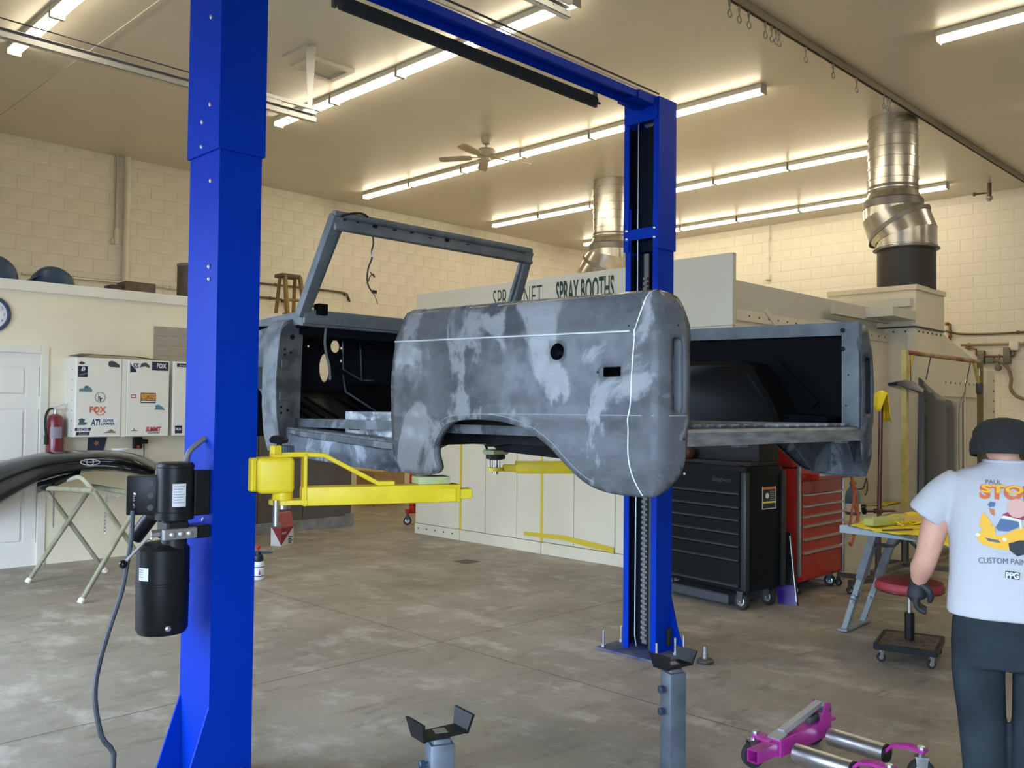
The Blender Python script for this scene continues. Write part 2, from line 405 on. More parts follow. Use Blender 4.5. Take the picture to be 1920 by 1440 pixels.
# ---------------------------------------------------------------- spray booth
bt = thing('spray_booth', 'cream panelled spray booth with lettered header and yellow taped joints', 'spray booth', (9, 6.5, 0))
XB = 7.18; YB0, YB1 = 4.32, 8.83
def bpart(n, mb, m, parent=bt, **k): return mb.build(n, m, parent, **k)
bpart('core', MB().box((XB+.05, YB0+.05, 0), (12.6, YB1-.02, 2.55)), 'booth_paint', smooth=0)
seams = [YB1, 7.99, 7.57, 7.05, 6.72, 6.62, 6.21, 5.66, 5.0, YB0]
seams = [YB1, 7.985, 7.56, 7.05, 6.665, 6.21, 5.66, 5.0, YB0]
for a, b in zip(seams[:-1], seams[1:]):
    bpart('wall_panel', MB().box((XB, b+.003, .13), (XB+.05, a-.003, 2.42), .003, 1), 'booth_paint', smooth=0)
for a, b in ((YB1, 7.985), (7.985, 6.665), (6.665, YB0)):
    k = bpart('kick_rail', MB().box((XB-.012, b+.004, 0), (XB+.05, a-.004, .125), .003, 1), 'booth_paint', smooth=0)
    if a == YB1:
        for t in range(5): MB().tube((XB-.02, a-.08-t*.16, .07), (XB-.01, a-.08-t*.16, .07), .009, n=8).build('bolt', 'dark_grey', k)
hd = bpart('header_board', MB().box((XB-.03, 5.2, 2.42), (XB, YB1, 3.0), .004, 1).box((XB-.03, YB0-.015, 2.35), (XB+.03, 5.2, 3.01), .004, 1), 'booth_grey', smooth=0)
t = MB(); t2_ = MB()
a0, a1 = onx(924, 556, XB-.035), onx(1016, 545, XB-.035); text_mb(t, 'SPRAY NET', (XB-.031, a0.y, 2.70), (0, -1, 0), (0, 0, 1), .245, a0.y-a1.y, bold=-.01)
# serif feet of the left-hand lettering
a0, a1 = onx(1042, 550, XB-.035), onx(1151, 535, XB-.035); text_mb(t2_, 'SPRAY BOOTHS', (XB-.031, a0.y, 2.70), (0, -1, 0), (0, 0, 1), .245, a0.y-a1.y, bold=.022)
t.build('lettering', mat('sign_green', (.006,.035,.022), .6), hd, smooth=0); t2_.build('lettering', 'sign_green', hd, smooth=0)
# yellow tape on the joints
for y, z0, z1, wd in ((7.985, .03, 2.4, .035), (6.665, .13, 2.4, .035)):
    bpart('tape_strip', MB().box((XB-.004, y-wd/2, z0), (XB, y+wd/2, z1)), 'tape_yellow', smooth=0)
tz = MB().prism([(XB-.016, 6.92, .175), (XB-.016, 6.92, .215), (XB-.016, 6.35, .235), (XB-.016, 5.66, .185), (XB-.016, 5.66, .125), (XB-.016, 6.35, .185)], (.003, 0, 0))
bpart('tape_strip', tz, 'tape_yellow', smooth=0)
# side wall towards the work area, its roof edge and rails
bpart('side_wall', MB().box((XB+.03, YB0, 0), (10.63, YB0+.05, 2.42)), 'booth_paint', smooth=0)
bpart('roof_fascia', MB().box((XB+.03, YB0+.12, 2.5), (10.6, YB0+.16, 2.80)), 'booth_grey', smooth=0)
bpart('roof_rail', MB().box((XB+.03, YB0-.0, 2.42), (10.6, YB0+.12, 2.47)).box((XB+.03, YB0-.02, 2.40), (10.6, YB0, 2.50)), 'booth_paint', smooth=0)
bpart('roof_rail', MB().box((XB+.03, YB0+.03, 2.5), (10.0, YB0+.10, 2.55)), 'booth_grey', smooth=0)
br = ony(1435, 582, YB0-.02); b2 = ony(1455, 598, YB0-.02)
k = bpart('brace', MB().quadbox(br, b2+V((.1, 0, -.12)), .02, .05), 'booth_paint', smooth=0)
for q in range(18): MB().tube((XB+.25+q*.18, YB0-.026, 2.45), (XB+.25+q*.18, YB0-.018, 2.45), .009, n=8).build('bolt', 'dark_grey', k)
c0, c1 = ony(1520, 585, 4.0), ony(1716, 571, 3.96)
bpart('cross_channel', MB().box((9.95, 3.99, 2.64), (10.62, 4.30, 2.74)).box((9.2, 4.3, 2.62), (10.62, 4.36, 2.72)), 'booth_grey', smooth=0)
# plenum with flange, exhaust wedge
px0, px1, py0, py1 = 10.63, 11.53, 4.0, 4.72
pl = bpart('plenum_box', MB().box((px0+.01, py0+.01, 0), (px1-.01, py1, 2.56)), 'booth_paint', smooth=0)
bpart('plenum_hood', MB().box((px0, py0, 2.58), (px1, py1, 3.0)).box((px0-.02, py0-.02, 3.0), (px1+.02, py1+.35, 3.06), .005, 1).add([(px0, py1, 3.0), (px0, py1+.35, 3.0), (px0, py1, 2.66), (px1, py1, 3.0), (px1, py1+.35, 3.0), (px1, py1, 2.66)], [(0, 1, 2), (3, 5, 4), (0, 2, 5, 3), (1, 4, 5, 2), (0, 3, 4, 1)]), 'booth_paint', smooth=0)
bpart('seam_trim', MB().box((px0-.006, py0-.006, 2.56), (px1+.006, py1, 2.58)), 'dark_grey', smooth=0)
ch = bpart('lamp_channel', MB().box((px0-.09, py0+.03, 2.80), (px0, py1+.1, 2.90), .004, 1), 'booth_grey', smooth=0)
for q in range(14):
    z = .45+q*.155
    if q < 14: MB().tube((px0-.002, py0+.05, z), (px0+.012, py0+.05, z), .012, n=8).build('bolt', 'dark_grey', pl)
for q in range(6): MB().tube((px0+.1+q*.14, py0-.002, 2.52), (px0+.1+q*.14, py0+.012, 2.52), .011, n=8).build('bolt', 'dark_grey', pl)
for q in range(5): MB().tube((px0-.002, py0+.12+q*.14, 2.52), (px0+.012, py0+.12+q*.14, 2.52), .011, n=8).build('bolt', 'dark_grey', pl)
bpart('flange', MB().box((px0-.004, py0-.002, 0), (px0+.02, py0+.10, 2.5)), 'booth_paint', smooth=0)
bpart('flange', MB().box((px0-.03, py0+.42, 0), (px0+.02, py0+.52, 2.2)), 'booth_paint', smooth=0)
w0, w1 = ony(1772, 622, 4.05), ony(1842, 688, 4.05); w2 = ony(1858, 690, 4.05)
wg = bpart('intake_hood', MB().prism([(px1-.02, 4.05, w0.z), (w1.x, 4.05, w1.z), (w1.x, 4.05, 0), (px1-.02, 4.05, 0)], (0, 1.2, 0)), 'booth_paint', smooth=0)
bpart('flange', MB().box((w1.x, 4.0, 0), (w2.x, 4.06, w1.z-.05)).box((px1, 4.02, 1.78), (w1.x, 4.05, 1.98)), 'booth_paint', smooth=0)
for q in range(9): MB().tube((w2.x-.08, 3.99, .9+q*.14), (w2.x-.08, 4.01, .9+q*.14), .012, n=8).build('bolt', 'dark_grey', wg)
for q in range(8): MB().tube((px1+.1+q*.17, 4.015, 1.95), (px1+.1+q*.17, 4.03, 1.95), .012, n=8).build('bolt', 'dark_grey', wg)
bpart('plenum_box', MB().box((10.7, 8.75, 0), (11.55, 9.5, 2.555)), 'booth_paint', smooth=0)
# low plinth in front of the booth side
PLZ = ony(1650, 966, 3.78).z
tag(MB().box((8.05, 3.78, 0), (10.6, 4.31, PLZ), .006, 1).build('plinth_cabinet', 'booth_paint', smooth=0), 'low cream plinth along the booth side behind the red tool chest', 'cabinet')

# ---------------------------------------------------------------- exhaust ducts
def duct(name, label, cu, cl, ztop, specs, black):
    t = thing(name, label, 'duct', (cl[0], cl[1], 0))
    n = 40
    def ring(c, r, tilt=0., az=0.):
        out = []
        for k in range(n):
            a = 2*math.pi*k/n; dx, dy = math.cos(a)*r, math.sin(a)*r
            out.append(V((c[0]+dx, c[1]+dy, c[2]+tilt*(dx*math.cos(az)+dy*math.sin(az)))))
        return out
    z1, z2, z3, z4, z5, z6 = specs; r0, r1 = .287, .345
    rings = []; seg = 7
    for k in range(seg):
        a = ztop-.003-(ztop-z1)*k/seg; b = ztop-(ztop-z1)*(k+1)/seg
        rings += [ring((*cu, a), r0), ring((*cu, b+.016), r0), ring((*cu, b+.014), r0+.010), ring((*cu, b+.000), r0+.010), ring((*cu, b-.002), r0)]
    MB().loft(rings, cap=False).build('spiral_pipe', 'galv', t, smooth=40)
    MB().loft([ring((*cu, z1+.05), r0+.004), ring((*cu, z1-.03), r0+.006)], cap=False).build('tape_band', 'dark_tape', t, smooth=40)
    MB().loft([ring((*cu, z1-.02), r0+.002), ring((*cu, z2+.03), r1)], cap=False).build('reducer', 'galv', t, smooth=40)
    MB().loft([ring((*cu, z2+.07), r1-.012), ring((*cu, z2+.05), r1+.006), ring((*cu, z2-.04), r1+.006)], cap=False).build('tape_band', 'dark_tape', t, smooth=40)
    dx, dy = cl[0]-cu[0], cl[1]-cu[1]; az = math.atan2(dy, dx); ti = .55
    m1 = (cu[0]+dx*.5, cu[1]+dy*.5, (z3+z4)/2)
    MB().loft([ring((*cu, z2-.03), r1), ring((*cu, z3+.03), r1, ti*.5, az)], cap=False).build('elbow_collar', 'galv', t, smooth=40)
    MB().loft([ring((*cu, z3+.03), r1+.004, ti*.5, az), ring((m1[0], m1[1], m1[2]+.01), r1, ti, az)], cap=False).build('elbow_gore', 'galv', t, smooth=40)
    MB().loft([ring((m1[0], m1[1], m1[2]+.03), r1+.006, ti, az), ring((m1[0], m1[1], m1[2]-.03), r1+.006, ti, az)], cap=False).build('tape_band', 'dark_tape', t, smooth=40)
    MB().loft([ring((m1[0], m1[1], m1[2]-.01), r1, ti, az), ring((*cl, z4), r1+.004, ti*.5, az)], cap=False).build('elbow_gore', 'galv', t, smooth=40)
    MB().loft([ring((*cl, z4), r1, ti*.5, az), ring((*cl, z5+.05), r1), ring((*cl, z5+.045), r1+.008), ring((*cl, z5+.03), r1+.008), ring((*cl, z5+.025), r1), ring((*cl, z5), r1)], cap=False).build('lower_pipe', 'galv', t, smooth=40)
    MB().loft([ring((*cl, z5+.012), r1-.05), ring((*cl, z5+.012), r1+.035), ring((*cl, z5), r1+.035), ring((*cl, z5-.01), r1-.03)], cap=False).build('flange', 'dark_tape', t, smooth=40)
    MB().loft([ring((*cl, z5), r1-.012), ring((*cl, z6), r1-.012)], cap=True).build('stack_base', mat('black_duct', (.028,.027,.024), .5), t, smooth=40) if black else MB().loft([ring((*cl, z5), r1), ring((*cl, z6), r1)]).build('stack_base', 'galv', t, smooth=40)
    return t
duct('exhaust_duct', 'silver spiral duct with offset elbow above black stack on plenum', (11.1, 4.45), (11.1, 4.29), HCEIL, (4.30, 4.12, 3.98, 3.72, 3.55, 3.06), True)
duct('exhaust_duct', 'silver spiral duct rising behind the lettered booth header', (11.12, 8.88), (11.12, 9.12), HCEIL, (4.30, 4.12, 3.98, 3.72, 3.55, 2.56), False)
dp_ = onz(875, 1053); MB().box((dp_.x-.1, dp_.y-.1, 0), (dp_.x+.1, dp_.y+.1, .003), .001, 1).build('drain_plate', mat('drain_dark', C(84,78,68), .7), fl, smooth=0)
# ---------------------------------------------------------------- ceiling lights
ORD = ['first', 'second', 'third', 'fourth', 'fifth', 'sixth', 'seventh']
def fixture_meshes():
    pass
proto = None
def light_row(X, Y0, n, where):
    global proto
    for i in range(n):
        yc = Y0-.61-i*1.245
        lab = '%s strip light from the far end of the row %s' % (ORD[i], where)
        if proto is None:
            t = thing('strip_light', lab, 'ceiling light', (X, yc, HCEIL), 0, 'ceiling strip lights')
            MB().box((-.065, -.61, -.055), (.065, .61, 0), .004, 1).box((-.02, -.6, 0), (.02, .6, .004)).build('housing', 'lamp_housing', t, world=False, smooth=0)
            lens = MB(); pr = [(-.048, -.056), (-.05, -.082), (-.03, -.1), (0, -.105), (.03, -.1), (.05, -.082), (.048, -.056)]
            lens.loft([[V((a, y, b)) for a, b in pr] for y in (-.6, .6)], cap=True).build('lens', 'lamp_lens', t, world=False, smooth=60)
            for e_ in (.598, -.61): MB().box((-.066, e_, -.108), (.066, e_+.012, -.03), .003, 1).build('end_cap', 'lamp_housing', t, world=False, smooth=0)
            proto = t
        else:
            c = copy_tree(proto, loc=(X, yc, HCEIL)); c['label'] = lab
light_row(8.95, 12.45, 6, 'beside the ceiling fan')
light_row(5.87, 10.05, 4, 'crossing the blue overhead beam')
light_row(12.07, 12.55, 6, 'ending behind the offset duct')
light_row(14.75, 12.5, 6, 'nearest the right block wall')
light_row(2.80, 9.95, 3, 'at the top left corner')
light_row(8.85, 3.12, 4, 'at the top right corner')
light_row(12.0, 3.1, 4, 'beyond the right frame edge')
light_row(5.8, 3.1, 3, 'above the right bay')
# ---------------------------------------------------------------- ceiling fan
fc = onz(912, 256, HCEIL)
fan = thing('ceiling_fan', 'white five-blade ceiling fan beside the long light row', 'ceiling fan', (fc.x, fc.y, HCEIL))
fm = mat('fan_white', C(178,168,146), .4)
MB().lathe([(.075, 0), (.078, -.03), (.05, -.10), (.02, -.115)], (0, 0, 0), 20).build('canopy', fm, fan, world=False)
MB().tube((0, 0, -.1), (0, 0, -.18), .013).build('down_rod', fm, fan, world=False)
MB().lathe([(.02, -.15), (.10, -.17), (.135, -.20), (.135, -.25), (.11, -.275), (.06, -.285), (.06, -.33), (.03, -.345)], (0, 0, 0), 28).build('motor', fm, fan, world=False)
for k in range(5):
    a = R_(-20+72*k); M = Matrix.Rotation(a, 4, 'Z')
    bl = MB().prism([(.2, -.05, -.285), (.3, -.062, -.287), (.6, -.065, -.29), (.645, -.045, -.29), (.65, 0, -.29), (.645, .045, -.288), (.6, .065, -.287), (.3, .062, -.284), (.2, .05, -.282)], (0, 0, .008))
    for i, p in enumerate(bl.v): p.z += p.y*.2
    bl.xf(M).build('blade', fm, fan, world=False, smooth=30)
    MB().box((.09, -.018, -.28), (.24, .018, -.272)).xf(M).build('blade_iron', 'hook', fan, world=False, smooth=0)
# ---------------------------------------------------------------- curtain track with hooks
yt = 4.10
tr = thing('curtain_track', 'long grey ceiling track with hanging curtain hooks', 'curtain track', (10, yt, HCEIL))
MB().box((4.6, yt-.025, HCEIL-.075), (XR, yt+.025, HCEIL-.004), .004, 1).box((4.6, yt-.032, HCEIL-.012), (XR, yt+.032, HCEIL)).build('rail', mat('track_grey', C(150,142,124), .45, .4), tr, smooth=0)
MB().box((4.6, yt-.012, HCEIL-.079), (XR, yt+.012, HCEIL-.074)).build('slot', 'black_matte', tr, smooth=0)
for px, py in ((1368, 3), (1386, 8), (1404, 16), (1435, 37), (1447, 45), (1455, 50), (1461, 54), (1511, 83), (1562, 116), (1606, 144), (1657, 178), (1664, 183), (1669, 187)):
    x = ony(px, py, yt).x; z = HCEIL-.079
    h = MB().box((x-.012, yt-.008, z-.05), (x+.012, yt+.008, z), .002, 1)
    h.path([(x+a*1.7, yt, z-.045+b*1.6) for a, b in ((0, 0), (.002, -.022), (.018, -.038), (.016, -.057), (0, -.065), (-.016, -.055), (-.014, -.040), (0, -.024))], .006, 6, 3)
    h.build('hook', 'hook', tr)
# ---------------------------------------------------------------- roller door tracks
def door_track(yt, z, xe, label, strap):
    t = thing('door_track', label, 'door track', (2.5, yt, z), 0, 'overhead door tracks')
    MB().box((XW, yt-.004, z-.04), (xe, yt+.0, z+.04)).box((XW, yt-.05, z+.036), (xe, yt, z+.04)).box((XW, yt-.05, z-.04), (xe, yt, z-.036)).box((XW, yt-.05, z-.04), (xe, yt-.047, z+.01)).build('rail', 'zinc', t, smooth=0)
    MB().box((xe-.55, yt+.0, z+.10), (xe+.08, yt+.035, z+.135)).box((xe-.52, yt+.005, z-.0), (xe-.36, yt+.01, z+.12)).build('spring_bracket', 'zinc', t, smooth=0)
    MB().prism([(xe-.06, yt+.01, z), (xe-.02, yt+.01, z), (xe+.02, yt+.01, HCEIL), (xe-.10, yt+.01, HCEIL)], (0, .004, 0)).box((xe-.1, yt-.1, HCEIL-.03), (xe-.06, yt+.45, HCEIL)).build('hanger', 'zinc', t, smooth=0)
    MB().path([(XW, yt+.02, z+.15), (xe-.5, yt+.02, z+.12)], .006, 6).build('cable', 'dark_grey', t)
    for q in range(4): MB().tube((xe-.05-q*.13, yt-.054, z), (xe-.05-q*.13, yt-.045, z), .008, n=8).build('bolt', 'zinc', t)
e1 = onz(588, 224, 4.45)
door_track(e1.y, 4.45, e1.x, 'galvanised overhead door track ending under the strip light', True)
e2 = onz(1060, 27, 4.45)
door_track(e2.y, 4.45, e2.x, 'galvanised door track end at the top edge of view', True)
# ceiling hatch and sprinkler
hp = [onz(*p, HCEIL) for p in ((543, 122), (616, 144), (660, 130), (586, 112))]
hx0, hx1, hy0, hy1 = 5.03, 5.55, 7.95, 8.4
ht = MB()
for a, b in (((hx0, hy0), (hx1, hy0+.06)), ((hx0, hy1-.06), (hx1, hy1)), ((hx0, hy0+.06), (hx0+.06, hy1-.06)), ((hx1-.06, hy0+.06), (hx1, hy1-.06))): ht.box((*a, HCEIL-.045), (*b, HCEIL), .004, 1)
hto = thing('ceiling_hatch', 'painted ceiling hatch frame above the door track end', 'hatch', (5.3, 8.2, HCEIL))
ht.build('frame', 'ceiling_paint', hto, smooth=0); MB().box((hx0+.06, hy0+.06, HCEIL-.012), (hx1-.06, hy1-.06, HCEIL)).build('lid', 'ceiling_paint', hto, smooth=0)
sp = onz(1855, 343, HCEIL)
so = thing('wall_heater_pipe', 'dark pipe stub with valve hanging from ceiling at right', 'pipe', (sp.x, sp.y, HCEIL))
MB().tube((0, 0, 0), (0, 0, -.2), .03).build('stub', 'pipe_dark', so, world=False)
MB().tube((.02, .0, -.15), (-.05, .18, -.16), .014).ball((-.06, .2, -.16), .03, 6).build('valve_arm', 'pipe_dark', so, world=False)
MB().lathe([(.03, -.2), (.05, -.22), (.045, -.26), (.02, -.29)], (0, 0, 0), 14).build('nozzle', 'hook', so, world=False)
# ---------------------------------------------------------------- two-post lift
LX0, LX1, LY0, LY1 = 1.727, 1.917, 3.409, 3.672
RX0, RX1 = 4.751, 4.925
lift = thing('two_post_lift', 'blue two-post vehicle lift with yellow swing arms and overhead beam', 'vehicle lift', (3.325, 3.54, 0))
def lp(n, mb, m, parent=lift, **k): return mb.build(n, m, parent, **k)
def column(x0, x1, openx):
    """C-shaped column; openx = +1 when the open side faces +X"""
    t = .008; lip = .042
    m = MB()
    xo, xc = (x1, x0) if openx > 0 else (x0, x1); s = openx
    prof = [(xo, LY0+lip), (xo, LY0), (xc, LY0), (xc, LY1), (xo, LY1), (xo, LY1-lip), (xo-s*t, LY1-lip), (xo-s*t, LY1-t), (xc+s*t, LY1-t), (xc+s*t, LY0+t), (xo-s*t, LY0+t), (xo-s*t, LY0+lip)]
    def prism(z0, z1, grow=0.):
        cx, cy = (x0+x1)/2, (LY0+LY1)/2
        g = [(x+(grow if x > cx else -grow), y+(grow if y > cy else -grow)) for x, y in prof]
        return MB().prism([(x, y, z0) for x, y in g], (0, 0, z1-z0))
    lp('column', prism(.012, 2.9), 'lift_blue', smooth=0)
    lp('column_extension', prism(2.617, 3.605, .010), 'lift_blue', smooth=0)
    # base plate, gussets, anchor bolts
    bp = lp('base_plate', MB().box((x0-.02-(.12 if s < 0 else 0), LY0-.12, 0), (x1+.02, LY1+.12, .014), .003, 1), mat('dusty_blue', (.05,.065,.20), .8, spec=.1, col2=(.16,.16,.18), nscale=7), smooth=0)
    xb = xc
    for y in (LY0, LY1-.01):
        lp('gusset', MB().prism([(xb, y, .014), (xb-s*.11, y, .014), (xb-s*.11, y, .03), (xb, y, .36)], (0, .01, 0)), 'lift_blue', smooth=0)
    xm = (x0+x1)/2
    for y in (LY0, LY1):
        q = -1 if y == LY0 else 1
        if s < 0: lp('gusset', MB().prism([(x1-.01, y, .014), (x1-.01, y+q*.10, .014), (x1-.01, y+q*.10, .03), (x1-.01, y, .3)], (.01, 0, 0)), 'lift_blue', smooth=0)
    for x, y in (((xo+s*.10, LY0-.08), (xo+s*.10, LY1+.08)) if s < 0 else ()) + ((xc-s*.005, LY0-.09), (xm, LY0-.09), (xm, LY1+.08)):
        MB().tube((x, y, .012), (x, y, .03), .016, n=6).tube((x, y, .03), (x, y, .12), .0085, n=10).build('anchor_bolt', 'zinc', bp)
    # carriage rail stops
    if s < 0:
        for y in (LY0-.025, LY1+.004): MB().box((xm+.02, y, .05), (xm+.06, y+.022, .16), .003, 1).build('rubber_stop', 'rubber', bp)
        # ladder rack, ram, cable
        lp('inner_shade', MB().box((x0+.075, LY0+.01, .03), (x0+.085, LY1-.01, 2.6)).box((x0+.012, LY1-.013, .03), (x0+.075, LY1-.010, 2.6)).box((x0+.075, LY0+.01, 2.62), (x0+.085, LY1-.01, 3.45)).box((x0+.012, LY1-.013, 2.62), (x0+.075, LY1-.010, 3.45)), mat('shade_dark', (.004,.007,.016), .6, spec=.1), smooth=0)  # added near-black slabs: the shade deep in the channel, put in as colour
        la = MB().box((x0+.045, 3.515, .05), (x0+.055, 3.552, 2.6))
        for q in range(70): la.box((x0+.028, 3.517, .08+q*.034), (x0+.046, 3.550, .098+q*.034))
        lp('latch_ladder', la, mat('rack_steel', (.15,.15,.14), .55, .3), smooth=0)
        lp('hydraulic_ram', MB().tube((x0+.045, 3.478, .02), (x0+.045, 3.478, 1.5), .022).tube((x0+.045, 3.478, 1.5), (x0+.045, 3.478, 2.3), .016), mat('ram_grey', (.035,.05,.055), .4, .3))
        lp('lift_cable', MB().path([(x0+.02, 3.585, 3.5), (x0+.02, 3.585, 1.5), (x0+.02, 3.590, .1), (x0+.025, 3.58, .03)], .005, 6), 'zinc')
        lp('pulley', MB().lathe([(.045, -.01), (.055, -.01), (.05, 0), (.055, .01), (.045, .01)], (xm, 3.54, 3.5), 20, (1, 0, 0)), 'steel')
        sp_ = lp('spreader_plate', MB().box((x0-.011, LY0-.008, 2.69), (x0-.003, LY1+.008, 2.76)), 'lift_blue', smooth=0)
        for y in (LY0+.02, LY1-.02):
            for z in (2.70, 2.755) if y > 3.5 else (2.69, 2.75): MB().lathe([(.011, 0), (.011, .006), (.006, .010)], (x0-.011, y, z), 8, (-1, 0, 0)).build('bolt', 'zinc', sp_)
    else:
        ex = lp('bolt_row', MB().box((x0-.002, LY0+.1, 2.2), (x0+.001, LY0+.11, 2.21)), 'lift_blue', smooth=0); bpy.data.objects.remove(ex)
        for px, py in ((397, 32), (395, 196), (380, 229), (379, 275), (396, 339), (393, 500), (393, 523), (382, 974), (380, 998)):
            p = onx(px, py, x0-.010 if py < 280 else x0)
            lp('bolt', MB().lathe([(.010, 0), (.010, .004), (.005, .008)], p, 8, (-1, 0, 0)), 'zinc')
column(LX0, LX1, 1)
column(RX0, RX1, -1)
# overhead beam (C channel, open below), cover, cable and switch bar
bz0, bz1 = 3.532, 3.60; by0, by1 = 3.43, 3.53
lp('overhead_beam', MB().prism([(1.93, by0, bz1), (1.93, by1, bz1), (1.93, by1, bz0), (1.93, by1-.008, bz0), (1.93, by1-.008, bz1-.03), (1.93, by0+.008, bz1-.03), (1.93, by0+.008, bz1-.045), (1.93, by0, bz1-.045)], (RX0-1.93+.01, 0, 0)), 'lift_blue', smooth=0)
lp('beam_saddle', MB().box((RX0-.2, by0-.008, bz1-.05), (RX0+.02, by1+.06, bz1+.004)).box((RX0-.02, LY0, 3.46), (RX0-.008, LY1, 3.60)), 'lift_blue', smooth=0)
lp('equalizer_cable', MB().path([(1.9, by0-.01, bz1+.045), (RX0+.02, by0-.005, bz1+.03)], .006, 6), 'dark_grey')
lp('hydraulic_line', MB().path([(1.9, by0-.004, bz1+.012), (RX0+.0, by0-.004, bz1+.010)], .004, 6), 'zinc')
sb0, sb1 = ony(640, 8, 3.60), ony(1114, 188, 3.60)
zb = (sb0.z+sb1.z)/2
bar = lp('padded_switch_bar', MB().tube((sb0.x-.0, 3.60, zb), (sb1.x, 3.60, zb), .035, n=18), mat('foam_black', (.020,.024,.026), .85, bump=.3, bscale=40))
MB().box((sb1.x, 3.59, zb-.035), (sb1.x+.02, 3.61, zb+.17)).build('hanger', 'dark_grey', bar, smooth=0)
MB().box((sb0.x-.05, 3.59, zb-.035), (sb0.x-.03, 3.61, zb+.17)).tube((sb0.x-.04, 3.6, zb), (sb0.x+.01, 3.6, zb), .012, n=8).build('hanger', 'dark_grey', bar, smooth=0)
MB().tube((sb1.x-.01, 3.60, zb), (sb1.x+.055, 3.60, zb), .009, n=8).build('pivot_bolt', 'dark_grey', bar)
MB().path([(sb1.x+.02, 3.595, zb+.12), (sb1.x+.08, 3.58, zb+.15), (sb1.x+.12, 3.58, zb+.14)], .004, 6).build('cable_clip', 'dark_grey', bar)
# ---------------------------------------------------------------- carriages and swing arms
AZ0, AZ1 = 1.157, 1.235
def arm(piv, ang, L, label, stub=.06, brace=True, gear=True):
    d = V((math.cos(ang), math.sin(ang), 0)); n = V((-d.y, d.x, 0)); p = V((piv[0], piv[1], 0)); up = V((0, 0, 1))
    def at(u, v, z): return p + d*u + n*v + up*z
    a = MB()
    # outer sleeve
    vs = [at(u, v, z) for u in (.075, L) for v in (-.045, .045) for z in (AZ0, AZ1)]
    a._bev(vs, [(0, 1, 3, 2), (4, 6, 7, 5), (0, 4, 5, 1), (2, 3, 7, 6), (1, 5, 7, 3), (0, 2, 6, 4)], .006, 2)
    o = lp('swing_arm', a, 'lift_yellow', smooth=30); o['label'] = label
    # square patch and inner extension
    MB()._bev([at(u, v, z) for u in (L-.10, L-.02) for v in (-.052, -.044) for z in (AZ0+.004, AZ1-.016)], [(0, 1, 3, 2), (4, 6, 7, 5), (0, 4, 5, 1), (2, 3, 7, 6), (1, 5, 7, 3), (0, 2, 6, 4)], .002, 1).build('stop_plate', 'lift_yellow', o, smooth=0)
    MB()._bev([at(u, v, z) for u in (L-.02, L+stub) for v in (-.03, .03) for z in (AZ0+.012, AZ1-.022)], [(0, 1, 3, 2), (4, 6, 7, 5), (0, 4, 5, 1), (2, 3, 7, 6), (1, 5, 7, 3), (0, 2, 6, 4)], .003, 1).build('extension', 'lift_yellow', o, smooth=0)
    # yoke plates round the pivot
    for z0, z1 in ((AZ0+.006, AZ0+.026), (AZ1+.125, AZ1+.145)):
        pts = [at(.10, -.05, z0)] + [at(.055*math.cos(t), .055*math.sin(t), z0) for t in [R_(250-i*14) for i in range(11)]] + [at(.10, .05, z0)]
        if z0 > AZ1: pts = [at(.10, -.03, z0)] + [at(.055*math.cos(t), .055*math.sin(t), z0) for t in [R_(250-i*14) for i in range(11)]] + [at(.10, .03, z0)]
        MB().prism(pts, (0, 0, z1-z0), .002, 1).build('yoke_plate', 'lift_yellow', o, smooth=30)
    MB()._bev([at(u, v, z) for u in (.08, .095) for v in (-.05, .05) for z in (AZ0, AZ1+.135)], [(0, 1, 3, 2), (4, 6, 7, 5), (0, 4, 5, 1), (2, 3, 7, 6), (1, 5, 7, 3), (0, 2, 6, 4)], .003, 1).build('end_plate', 'lift_yellow', o, smooth=0)
    if brace:
        pr = [(.09, AZ1+.145), (.17, AZ1+.140), (.40, AZ1+.018), (.47, AZ1+.018), (.47, AZ1), (.395, AZ1), (.165, AZ1+.122), (.09, AZ1+.125)]
        MB().prism([at(u, -.03, z) for u, z in pr], n*.05, .003, 1).build('brace_bar', 'lift_yellow', o, smooth=30)
    if gear:
        g = MB()
        for k in range(24):
            t = 2*math.pi*k/24
            g.box((-.0045, .036, 0), (.0045, .045, .026), M=Matrix.Translation(at(0, .0, AZ1+.145)) @ Matrix.Rotation(t, 4, 'Z'))
        g.tube(at(0, 0, AZ1+.145), at(0, 0, AZ1+.169), .039, n=24)
        g.build('gear', mat('gear_steel', (.10,.13,.17), .5, .4), o, smooth=30)
    MB().tube(at(0, 0, AZ0-.012), at(0, 0, AZ0+.0065), .032, n=18).build('pivot_pin', 'steel', o)
    return o, at
def carriage(x0, x1, side):
    # yellow carriage block inside the column with arm lugs
    c = lp('carriage', MB().box((x0, 3.425, 1.14), (x1, 3.655, 1.95), .006, 2), 'lift_yellow')
    return c
# left carriage: visible block carrying the pivots
cl_ = lp('carriage', MB().box((1.80, 3.44, 1.14), (1.93, 3.64, 1.9), .006, 2), 'lift_yellow')
PIV_L = (1.985, 3.315)
lug = MB().box((-.075, -.062, AZ1-.024), (.075, .058, AZ1+.125), .02, 3, M=Matrix.Translation((PIV_L[0]-.025, PIV_L[1]+.02, 0)) @ Matrix.Rotation(R_(-25), 4, 'Z'))
lug.tube((*PIV_L, AZ0+.026), (*PIV_L, AZ1-.02), .042, n=24).box((1.88, 3.38, AZ1-.02), (1.96, 3.50, AZ1+.12), .006, 1)
lug.build('arm_lug', 'lift_yellow', cl_)
MB().prism([(1.925, 3.50, AZ1+.125), (1.97, 3.50, AZ1+.125), (1.95, 3.50, AZ1+.28), (1.925, 3.50, AZ1+.28)], (0, .012, 0)).build('web_plate', 'lift_yellow', cl_, smooth=0)
armL, atL = arm(PIV_L, R_(-24.8), .76, 'yellow swing arm reaching under the rocker panel')
